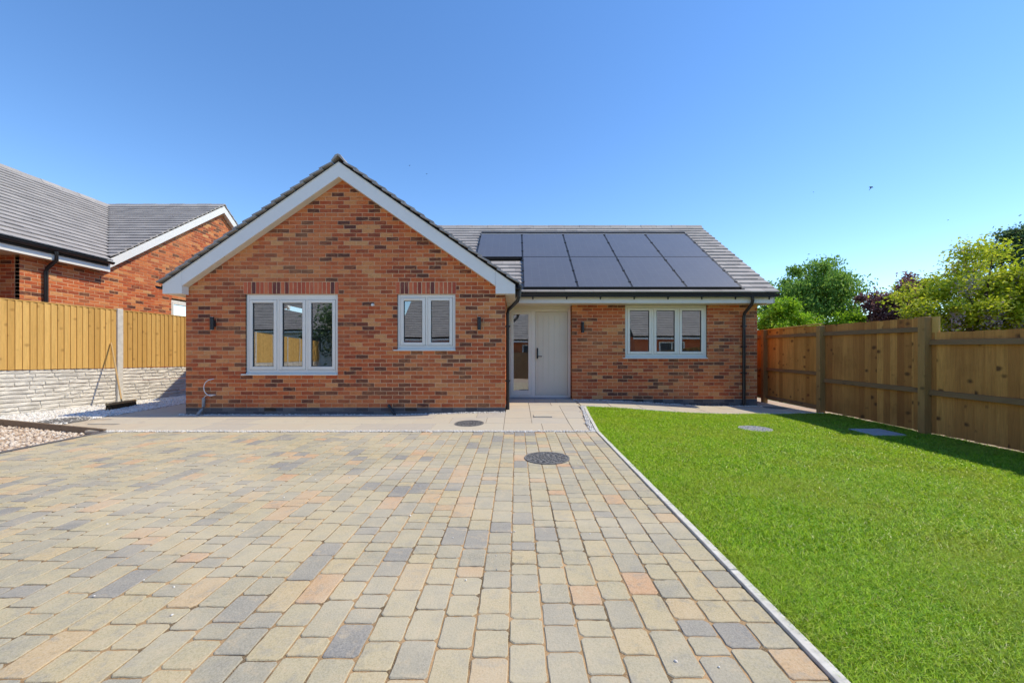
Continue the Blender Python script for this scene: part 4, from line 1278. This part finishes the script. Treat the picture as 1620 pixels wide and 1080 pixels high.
# ------------------------------------------------------------------ right fence: posts and rails on our side
RX = 5.90
rf = thing('garden_fence', 'tall brown close board fence with posts and rails, right of lawn', 'fence', (RX, 6, zg(RX, 6)))
zf = lambda y: -0.14 + 0.0219 * y
def fence_run(y0, y1, h, rails, bottom=0.02, parent=rf, mat='board_brown'):
    n = max(1, round((y1 - y0) / 0.118)); st = (y1 - y0) / n
    for i in range(n):
        a = y0 + i * st; b = a + st
        mb = MB(); hh = h + random.uniform(-.005, .005); zb_ = bottom + random.uniform(-.004, .004)
        t0, t1 = (0.0, 0.009)
        # feather-edge board: thin edge tucked behind the next
        mb.hexa([(RX + 0.014, a - 0.008, zf(a) + zb_), (RX + -0.004, b, zf(b) + zb_), (RX + 0.030, b, zf(b) + zb_), (RX + 0.030, a - .008, zf(a) + zb_),
                 (RX + 0.014, a - 0.008, zf(a) + hh), (RX + -0.004, b, zf(b) + hh), (RX + 0.030, b, zf(b) + hh), (RX + 0.030, a - .008, zf(a) + hh)])
        mb.build('board', M[mat], parent)
    for z, hh in rails:
        mb = MB(); y0_, y1_ = y0 + 0.0, y1 - 0.0
        mb.hexa([(RX - 0.045, y0_, zf(y0_) + z), (RX - 0.045, y1_, zf(y1_) + z), (RX + 0.004, y1_, zf(y1_) + z), (RX + 0.004, y0_, zf(y0_) + z),
                 (RX - 0.028, y0_, zf(y0_) + z + hh), (RX - 0.028, y1_, zf(y1_) + z + hh), (RX + 0.004, y1_, zf(y1_) + z + hh), (RX + 0.004, y0_, zf(y0_) + z + hh)])
        mb.build('rail', M['rail_brown'], parent, bevel=.003)
def rpost(y, h, wd=0.10):
    mb = MB(); mb.box(RX - 0.10, RX + 0.004, y - wd / 2, y + wd / 2, zf(y) - 0.25, zf(y) + h); mb.build('post', M['post_brown'], rf, bevel=0.005)
HI, LO = 1.665, 1.445
fence_run(5.80, 7.78, HI, [(1.46, 0.07), (0.575, 0.07)])
fence_run(7.78, 9.55, HI, [(1.46, 0.065), (0.70, 0.065), (0.05, 0.065)], 0.03, mat='board_orange')
fence_run(9.55, 11.5, HI, [(1.46, 0.065), (0.70, 0.065), (0.05, 0.065)], 0.03, mat='board_orange')
fence_run(3.91, 5.795, LO, [(1.27, 0.07), (0.56, 0.07)])
fence_run(2.01, 3.91, LO, [(1.27, 0.07), (0.56, 0.07)])
fence_run(0.1, 2.00, LO, [(1.27, 0.07), (0.56, 0.07)])
for y, h in ((5.80, HI + 0.005), (7.78, HI - 0.01), (9.55, HI - 0.01), (3.91, LO), (2.01, LO), (11.5, HI)): rpost(y, h)
mb = MB(); mb.box(RX - 0.024, RX + 0.005, 5.86, 5.985, zf(5.9) + 0.02, zf(5.9) + HI + .004); mb.build('post_board', M['board_brown'], rf)
mb = MB(); mb.box(RX + 0.008, RX + 0.032, 5.66, 5.853, zf(5.7) + LO - 0.1, zf(5.7) + HI + .002); mb.build('step_board', M['board_gold'], rf)  # gold timber paints in the sunlight on the taller section's end
mb = MB(); mb.box(RX - 0.03, RX + 0.035, 7.85, 9.48, zf(8.6) + HI + 0.006, zf(8.6) + HI + 0.026); mb.build('capping', M['board_gold'], rf)

# ------------------------------------------------------------------ neighbour's bungalow
NX = -9.85                                   # flank facing the plot
nb = thing('bungalow', 'neighbouring red brick bungalow with grey tiled roof behind the left fence', 'house', (NX - 3, 10, -0.3))
vx = NX + 0.13; k_ = -vx
D1, D2 = k_ / 1.019, k_ / 0.722
ZE, ZA = 1.08 + 0.239 * D1, 1.08 + 0.3797 * D2 - 0.06
nsl = (ZA - ZE) / (D2 - D1)
D3 = 2 * D2 - D1
to_n = lambda u, d, z: (NX - d, u, z)
NWIN = (11.55, 12.9, 1.75, 2.72)
def span_n(za, zb):
    lo, hi = 8.02, D3 - 0.2
    if zb < ZE - 0.14: return (lo, hi)
    a = D1 + (zb - ZE + 0.20) / nsl; b = D3 - (zb - ZE + 0.20) / nsl
    return (max(lo, a), b) if b > a else None
n1 = Wall(to_n, R(90), 'wall', None, None, None)
n1.add(*courses(0.148 - 0.075 * 6, 100, span_n, [NWIN], 0.0))
to_n2 = lambda u, d, z: (NX - 0.55 - d, u, z)
n2 = Wall(to_n2, R(90), 'wall', None, None, None); n2.add(*courses(0.148, 42, lambda a, b: (5.6, 8.1), [], 0.0))
to_n3 = lambda u, d, z: (u, 8.02 + d, z)
n3 = Wall(to_n3, 0, 'wall', None, None, None); n3.add(*courses(0.148, 42, lambda a, b: (NX - 0.7, NX - .101), [], 0.0))
def ncost(p):
    return (p - cam.location).length if p.z > 2.12 - 0.03 * (p.y - 8) else 1e9
lay(nb, 'wall', [n1, n2, n3], M['brick'], M['mortar'], Vector((0, 0, CAMZ)), 300, None, ncost)
# fill of the wall above the eave on the camera side is under the soffit
window(nb, NWIN[0], NWIN[1], NWIN[2], NWIN[3], 0, 2, to=to_n)
mb = MB(); mb.box(NX - 0.9, NX - 0.8, 11.4, 13.0, 1.5, 2.9); mb.build('interior_wall', M['plaster'], nb)
nroof = MB()
EX = vx + 0.10                                # wing eave line x
rw_ = 3.85; WRX = EX - rw_; WRZ = ZE + nsl * rw_ - 0.0
slab3(nroof, [(vx - .02, D1, ZE - .04), (vx - .02, D2, ZA - .04), (-22, D2, ZA - .04), (-22, D1, ZE - .04)], 0.08)
slab3(nroof, [(vx - .02, D2, ZA - .04), (vx - .02, D3, ZE - .04), (-22, D3, ZE - .04), (-22, D2, ZA - .04)], 0.08)
DV = D1 + rw_                                 # wing ridge meets the main slope
slab3(nroof, [(EX, 3.0, ZE - .04), (EX, D1 + 0.0, ZE - .04), (WRX, DV, WRZ - .04), (WRX, 3.0, WRZ - .04)], 0.08)
slab3(nroof, [(WRX, 3.0, WRZ - .04), (WRX, DV, WRZ - .04), (WRX - rw_, D1, ZE - .04), (WRX - rw_, 3.0, ZE - .04)], 0.08)
nro = nroof.build('roof', M['roof_base'], nb)
tm = MB()
nth = math.atan(nsl); cn, sn = math.cos(nth), math.sin(nth)
# main front slope, from the valley to the verge
up = Vector((0, cn, sn)); nr = Vector((0, -sn, cn))
def span_m(s):
    y = D1 + s * cn; r_ = y - D1
    return (EX - 0.0 - r_ - 0.02, vx + 0.02) if r_ < rw_ else (-16, vx + 0.02)
courses_strip(tm, Vector((0, D1 - 0.02, ZE - 0.02)), Vector((1, 0, 0)), up, nr, (D2 - D1) / cn, 0.215, span_m)
# wing slope facing the plot
up = Vector((-cn, 0, sn)); nr = Vector((sn, 0, cn))
def span_v(s):
    r_ = s * cn
    return (5.0, D1 + r_)
courses_strip(tm, Vector((EX, 0, ZE - 0.02)), Vector((0, 1, 0)), up, nr, rw_ / cn, 0.215, span_v)
# rear slope near the verge
up = Vector((0, -cn, sn)); nr = Vector((0, sn, cn))
courses_strip(tm, Vector((0, D3, ZE - 0.02)), Vector((1, 0, 0)), up, nr, (D2 - D1) / cn, 0.215, lambda s: (vx - 1.5, vx + 0.02))
tm.build('tile_courses', M['roof_tile'], nro, 'stuff')
ridge_run((vx + 0.03, D2, ZA + 0.015), (-16, D2, ZA + 0.015), nsl, 14, nro, M['roof_tile'])
ridge_run((WRX, 5.0, WRZ + 0.015), (WRX, DV, WRZ + 0.015), nsl, 17, nro, M['roof_tile'])
for sg in (-1, 1):
    ya = D1 if sg < 0 else D3
    mb = MB(); mb.prism([(vx - 0.02, D2, ZA - 0.03), (vx - 0.02, ya, ZE - 0.03), (vx - 0.02, ya, ZE - 0.24), (vx - 0.02, D2, ZA - 0.25)], (0.02, 0, 0)); mb.build('bargeboard', M['upvc_white'], nb)
    mb = MB(); mb.prism([(NX + 0.002, D2, ZA - 0.235), (NX + 0.002, ya, ZE - 0.225), (NX + 0.002, ya, ZE - 0.24), (NX + 0.002, D2, ZA - 0.25)], (vx - 0.021 - NX - 0.002, 0, 0)); mb.build('soffit', M['upvc_cream'], nb)
mb = MB(); mb.box(EX - 0.04, EX - 0.02, 5.0, D1 - 0.01, ZE - 0.26, ZE - 0.04); mb.build('fascia', M['upvc_white'], nb)
mb = MB(); mb.box(EX - 0.06, EX - 0.018, D1 - 0.009, D1 + 0.06, ZE - 0.262, ZE - 0.04); mb.build('box_end', M['upvc_white'], nb)
mb = MB(); mb.box(NX - 0.7, EX - 0.041, 5.0, D1 - 0.01, ZE - 0.255, ZE - 0.243); mb.build('soffit', M['upvc_cream'], nb)
gutter('gutter', (EX + 0.045, 5.0, ZE - 0.03), (EX + 0.045, D1 + 0.06, ZE - 0.03), (1, 0, 0), nb, M['black_plastic'])
yd = 8.42
pipe('downpipe', [(EX + 0.045, yd, ZE - 0.08), (EX + 0.045, yd, ZE - 0.26), (NX + 0.09, yd, ZE - 0.42), (NX + 0.06, yd, ZE - 0.5), (NX + 0.06, yd, -0.2)], 0.036, nb, M['black_plastic'])
mb = MB(); mb.box(-21.5, NX - 0.8, 5.0, 5.1, -0.8, ZE - 0.1); mb.box(-21.5, -21.4, 5.1, D3 - 0.3, -0.8, ZE - 0.1); mb.box(-21.5, NX - 0.1, D3 - 0.3, D3 - 0.2, -0.8, ZE - 0.1); mb.build('rear_wall', M['mortar'], nb)

# ------------------------------------------------------------------ trees
def tree(name, label, base, top, centre, rad, mat, nclump, nleaf, lsize, seed, droop=0.0, spread=0.28, group='trees and shrubs beyond the right fence', shape=None, limbs=14, second=None, upright=0.0):
    rr = np.random.default_rng(seed); rp_ = random.Random(seed)
    t = thing(name, label, 'tree' if 'tree' in name else 'shrub', base, group)
    C = np.array(centre); Rd = np.array(rad)
    # clump centres: pushed towards an uneven shell
    d = rr.normal(size=(nclump, 3)); d /= np.linalg.norm(d, axis=1)[:, None]
    rad_ = rr.uniform(0.2, 1.15, nclump) ** 0.5
    lob = 0.82 + 0.26 * np.sin(d[:, 0] * 5 + seed) * np.sin(d[:, 2] * 4 + seed * 1.7) + rr.normal(0, 0.11, nclump)
    cc = C + d * (rad_ * lob)[:, None] * Rd
    cs = rr.uniform(0.6, 1.35, nclump)
    tk = MB(); b = Vector(base); ct = Vector(centre)
    trunk_top = Vector((ct.x, ct.y, ct.z + Rd[2] * 0.35))
    tr0 = max(0.05, Rd[0] * 0.055)
    tk.tube([b - Vector((0, 0, 0.2)), b + (trunk_top - b) * 0.35 + Vector((0.06, 0.04, 0)), b + (trunk_top - b) * 0.7, trunk_top], [tr0, tr0 * 0.8, tr0 * 0.5, tr0 * 0.15], 8)
    tk.build('trunk', M['bark'], t)
    order = list(range(nclump)); rp_.shuffle(order)
    lm = MB()
    for i in order[:limbs]:
        e = Vector(cc[i]); f0 = rp_.uniform(0.25, 0.75); s0 = b + (trunk_top - b) * f0
        if e.z < s0.z: s0 = b + (trunk_top - b) * max(0.12, f0 - 0.35)
        mid = s0.lerp(e, 0.5) + Vector((rp_.uniform(-.1, .1), rp_.uniform(-.1, .1), 0.12 * Rd[2] * rp_.random()))
        lm.tube([s0, mid, e], [tr0 * 0.38, tr0 * 0.22, tr0 * 0.06], 5, False)
    lm.build('limbs', M['bark'], t)
    def leaves(nm, mt, n, ls, pick, drp, spr):
        k = pick[rr.integers(0, len(pick), n)]
        off = rr.normal(size=(n, 3)) * (spr * cs[k] * Rd.mean())[:, None]
        off[:, 2] *= 0.75
        p = cc[k] + off; p[:, 2] -= drp * np.abs(rr.normal(size=n))
        p[:, 2] = np.maximum(p[:, 2], base[2] + 0.1)
        L = ls * rr.uniform(0.6, 1.4, n)
        a = rr.normal(size=(n, 3)); a[:, 2] = a[:, 2] * (0.6 + upright * 2) + upright * 1.6; a /= np.linalg.norm(a, axis=1)[:, None]
        q = rr.normal(size=(n, 3)); q[:, 2] *= 0.7; q -= a * (q * a).sum(1)[:, None]; q /= np.linalg.norm(q, axis=1)[:, None]
        nrm = np.cross(a, q)
        tip = p + a * L[:, None]; m1 = p + a * (L * 0.45)[:, None] + q * (L * 0.27)[:, None] + nrm * (L * 0.07)[:, None]; m2 = p + a * (L * 0.45)[:, None] - q * (L * 0.27)[:, None] + nrm * (L * 0.07)[:, None]
        V = np.stack([p, m1, tip, m2], 1).reshape(-1, 3); i = np.arange(n)[:, None] * 4
        Fc = np.concatenate([i + np.array([[0, 1, 2]]), i + np.array([[0, 2, 3]])], 0)
        np_mesh(nm, V, Fc, mt, t, 'stuff')
    allp = np.arange(nclump)
    leaves('crown', mat, nleaf, lsize, allp, droop, spread)
    if second:
        nm, mt, n, ls, frac, drp = second
        leaves(nm, mt, n, ls, allp[rr.random(nclump) < frac], drp, spread * 0.6)
    return t
gz = -0.5
def at(x, y, D): return ((x - PX) * D / F, D, CAMZ - (y - PY) * D / F)
c = at(1292, 470, 17); tree('green_tree', 'mid green bushy tree standing behind the fence beside the roof', (c[0], 17, gz), None, c, (1.75, 1.7, 1.45), M['leaf_mid'], 95, 30000, 0.105, 3, spread=0.12, upright=0.5, limbs=24)
c = at(1235, 515, 13); tree('bright_shrub', 'bright green leafy shrub just behind the fence beside the house corner', (c[0], 13, gz), None, c, (1.05, 0.9, 0.95), M['leaf_bright'], 56, 16000, 0.095, 5, spread=0.15)
c = at(1345, 515, 15.5); tree('low_green_shrub', 'small light green shrub below the mid green tree, at the fence top', (c[0], 15.5, gz), None, c, (0.85, 0.7, 0.6), M['leaf_bright'], 30, 7500, 0.10, 6, spread=0.16)
c = at(1418, 490, 14); tree('copper_tree', 'dark purple leaved tree behind the fence, left of yellow-green shrub', (c[0], 14, gz), None, c, (1.15, 0.8, 0.85), M['leaf_purple'], 46, 11000, 0.095, 9, spread=0.13)
c = at(1440, 455, 14.6); tree('copper_tree', 'purple leaved tree top rising beside the yellow-green wisteria', (c[0], 14.6, gz), None, c, (0.75, 0.7, 0.6), M['leaf_purple'], 24, 4500, 0.095, 10, spread=0.15)
c = at(1558, 480, 10.2); tree('wisteria_shrub', 'large yellow-green wisteria with lilac blossom behind the low fence panels', (c[0], 10.2, gz), None, c, (1.85, 1.3, 1.20), M['leaf_yellow'], 90, 40000, 0.082, 12, 0.05, 0.11, second=('blossom', M['blossom_lilac'], 11000, 0.055, 0.45, 0.26), limbs=26)
c = at(1700, 470, 9.6); tree('wisteria_shrub', 'yellow-green wisteria at the right picture edge, behind the low fence panels', (c[0], 9.6, gz), None, c, (1.5, 1.1, 1.35), M['leaf_yellow'], 50, 18000, 0.082, 14, 0.05, 0.13, second=('blossom', M['blossom_lilac'], 2600, 0.06, 0.4, 0.22), limbs=12)
c = at(1612, 400, 16); tree('dark_tree', 'tall dusky green tree rising behind the wisteria at right edge', (c[0], 16, gz), None, c, (1.25, 1.0, 1.3), M['leaf_dark'], 46, 9000, 0.115, 17, spread=0.16)
c = at(1166, 476, 19); tree('green_tree', 'tree behind the bungalow with sprigs peeping over the roof edge', (c[0], 19, gz), None, c, (1.55, 1.0, 1.55), M['leaf_mid'], 40, 8000, 0.11, 21, spread=0.12, upright=0.4)
# one long bare shoot arching out of the wisteria
mb = MB(); pts = [at(1553, 418, 10.4), at(1540, 408, 10.4), at(1522, 399, 10.4), at(1505, 395, 10.4), at(1490, 397, 10.4)]
mb.tube([Vector(p) for p in [at(1560, 450, 10.3)] + pts], [0.012, 0.01, 0.009, 0.008, 0.006, 0.004], 6)
tag(mb.build('bare_shoot', M['bark']), 'long thin shoot arching out of the wisteria against the sky', 'branch')

# ------------------------------------------------------------------ birds
def bird(label, x, y, D, span, tilt, seed):
    p = Vector(at(x, y, D)); t = thing('bird', label, 'bird', tuple(p), 'small dark birds high in the sky')
    c_, s_ = math.cos(tilt), math.sin(tilt)
    X_ = Vector((c_, 0.25, s_)).normalized(); Yb = Vector((-0.35, 0.5, -0.8)).normalized(); up_ = X_.cross(Yb).normalized()
    mb = MB(); L = span * 0.5
    mb.tube([p + Yb * (L * q) for q in (-0.42, -0.3, -0.1, 0.2, 0.55, 0.85)], [L * q for q in (0.03, 0.10, 0.15, 0.13, 0.05, 0.07)], 8); mb.build('body', M['bird_dark'], t)
    for sg in (-1, 1):
        mb = MB(); w0 = p - Yb * L * 0.12
        a = [w0 - Yb * L * .16, w0 + X_ * sg * L * 0.5 - Yb * L * 0.22 + up_ * L * .10, w0 + X_ * sg * L + Yb * L * 0.1 + up_ * L * .05, w0 + X_ * sg * L * 0.5 + Yb * L * 0.12 + up_ * L * .08, w0 + Yb * L * 0.22]
        mb.prism(a, up_ * L * 0.04); mb.build('wing', M['bird_dark'], t)
bird('largest dark bird flying in the blue sky at right', 1378, 297, 26, 0.40, 0.05, 1)
bird('tiny dark bird in the sky right of the gable peak', 648, 262, 45, 0.22, 0.2, 2)
bird('tiny pale-looking bird just below the one right of the gable peak', 675, 275, 55, 0.24, 0.0, 3)
bird('tiny bird left of the largest bird in the sky', 1287, 304, 50, 0.20, -0.2, 4)
bird('tiny bird low in the sky above the right-hand trees', 1500, 348, 48, 0.26, 0.1, 5)

# ------------------------------------------------------------------ what stands behind the camera and shows in the window glass
def far_bungalow(label, x0, x1, y0, y1, ze, pitch, z0=-0.8, wallmat='brick'):
    t = thing('bungalow', label, 'house', ((x0 + x1) / 2, (y0 + y1) / 2, z0))
    mb = MB(); mb.box(x0, x1, y0, y1, z0, ze); mb.build('wall', M[wallmat], t)
    r_ = (y1 - y0) / 2 + 0.3; zr = ze + r_ * pitch; yc = (y0 + y1) / 2
    mb = MB()
    slab3(mb, [(x0 - .2, y1 + .3, ze), (x1 + .2, y1 + .3, ze), (x1 + .2, yc, zr), (x0 - .2, yc, zr)]); slab3(mb, [(x0 - .2, y0 - .3, ze), (x1 + .2, y0 - .3, ze), (x1 + .2, yc, zr), (x0 - .2, yc, zr)])
    for xx in (x0 + 0.05, x1 - 0.15): mb.prism([(xx, y0, ze - .02), (xx, y1, ze - .02), (xx, yc, zr - 0.25)], (0.1, 0, 0))
    ro = mb.build('roof', M['roof_base'], t)
    a = math.atan(pitch); tmb = MB()
    courses_strip(tmb, Vector((0, y1 + .32, ze - .01)), Vector((1, 0, 0)), Vector((0, -math.cos(a), math.sin(a))), Vector((0, math.sin(a), math.cos(a))), r_ / math.cos(a), 0.22, lambda s: (x0 - .2, x1 + .2))
    tmb.build('tile_courses', M['roof_tile'], ro, 'stuff')
    mb = MB(); mb.box(x0 - .2, x1 + .2, y1 + 0.27, y1 + 0.29, ze - 0.2, ze - 0.02); mb.build('fascia', M['upvc_white'], t)
    for u in (0.22, 0.72):
        wx = x0 + (x1 - x0) * u
        fr = MB(); fr.box(wx - 0.8, wx + 0.8, y1 + 0.002, y1 + 0.04, ze - 1.6, ze - 0.35); wo = fr.build('window', M['window_frame'], t)
        pn = MB()
        for q in (-0.72, 0.04): pn.box(wx + q, wx + q + 0.68, y1 + 0.041, y1 + 0.045, ze - 1.53, ze - 0.42)
        pn.build('pane', M['gasket'], wo)
    return t
far_bungalow('grey roofed bungalow across the yard, seen in the window glass', -7.2, 4.5, -18.5, -10.0, 2.3, 0.72)
far_bungalow('bungalow across the yard to the right, reflected in the recessed window', 7.5, 18.0, -18.5, -7.5, 2.4, 0.72)
far_bungalow('white rendered house reflected in the three-pane gable window', -20.5, -12.2, -22.0, -13.5, 3.0, 0.72, -0.8, 'render_white')
tree('reflected_tree', 'dark green tree across the yard, seen only in window glass', (-11.2, -12.5, -0.6), None, (-11.2, -12.5, 2.9), (2.1, 1.6, 2.2), M['leaf_dark'], 40, 5000, 0.22, 31, group='trees across the yard')
rr = random.Random(77)
heap = thing('rubbish_heap', 'heap of pale builders rubbish and sacks, seen only in window glass', 'heap', (-10.0, -7.0, zg(-10, -7)))
for i in range(26):
    x = -10.0 + rr.gauss(0, 0.75); y = -7.0 + rr.gauss(0, 0.5); s = rr.uniform(0.12, 0.32); z = zg(x, y) + max(0, 0.45 - 0.35 * abs(x + 10.0)) * rr.random()
    mb = MB(); vs = []
    for k in range(3):
        for j in range(7):
            a = j * 0.8976; r_ = s * (1.0, 0.95, 0.45)[k] * rr.uniform(0.7, 1.2)
            vs.append((x + r_ * math.cos(a), y + r_ * math.sin(a), z - 0.05 + k * s * 0.45 * rr.uniform(0.8, 1.2)))
    fs = [(k * 7 + j, k * 7 + (j + 1) % 7, (k + 1) * 7 + (j + 1) % 7, (k + 1) * 7 + j) for k in range(2) for j in range(7)] + [tuple(range(14, 21))]
    mb.add(vs, fs, True); mb.build('sack' if i % 2 else 'rubble_lump', M['rubbish_pale'] if i % 3 else M['rubble'], heap)
sheet('yard', None, -12.4, 12, -9.9, -1.62, -0.03, M['hardcore'], 0.6)

yf = thing('rear_fence', 'dark brown board fence across the yard, seen only in window glass', 'fence', (3, -9.0, zg(3, -9)))
for i in range(180):
    x = -8.0 + i * 0.15
    mb = MB(); mb.hexa([(x, -9.0, -0.5), (x + 0.146, -9.0, -0.5), (x + 0.146, -8.98, -0.5), (x, -8.985, -0.5), (x, -9.0, 1.4), (x + 0.146, -9.0, 1.4), (x + 0.146, -8.98, 1.4), (x, -8.985, 1.4)])
    mb.build('board', M['rail_brown'], yf)
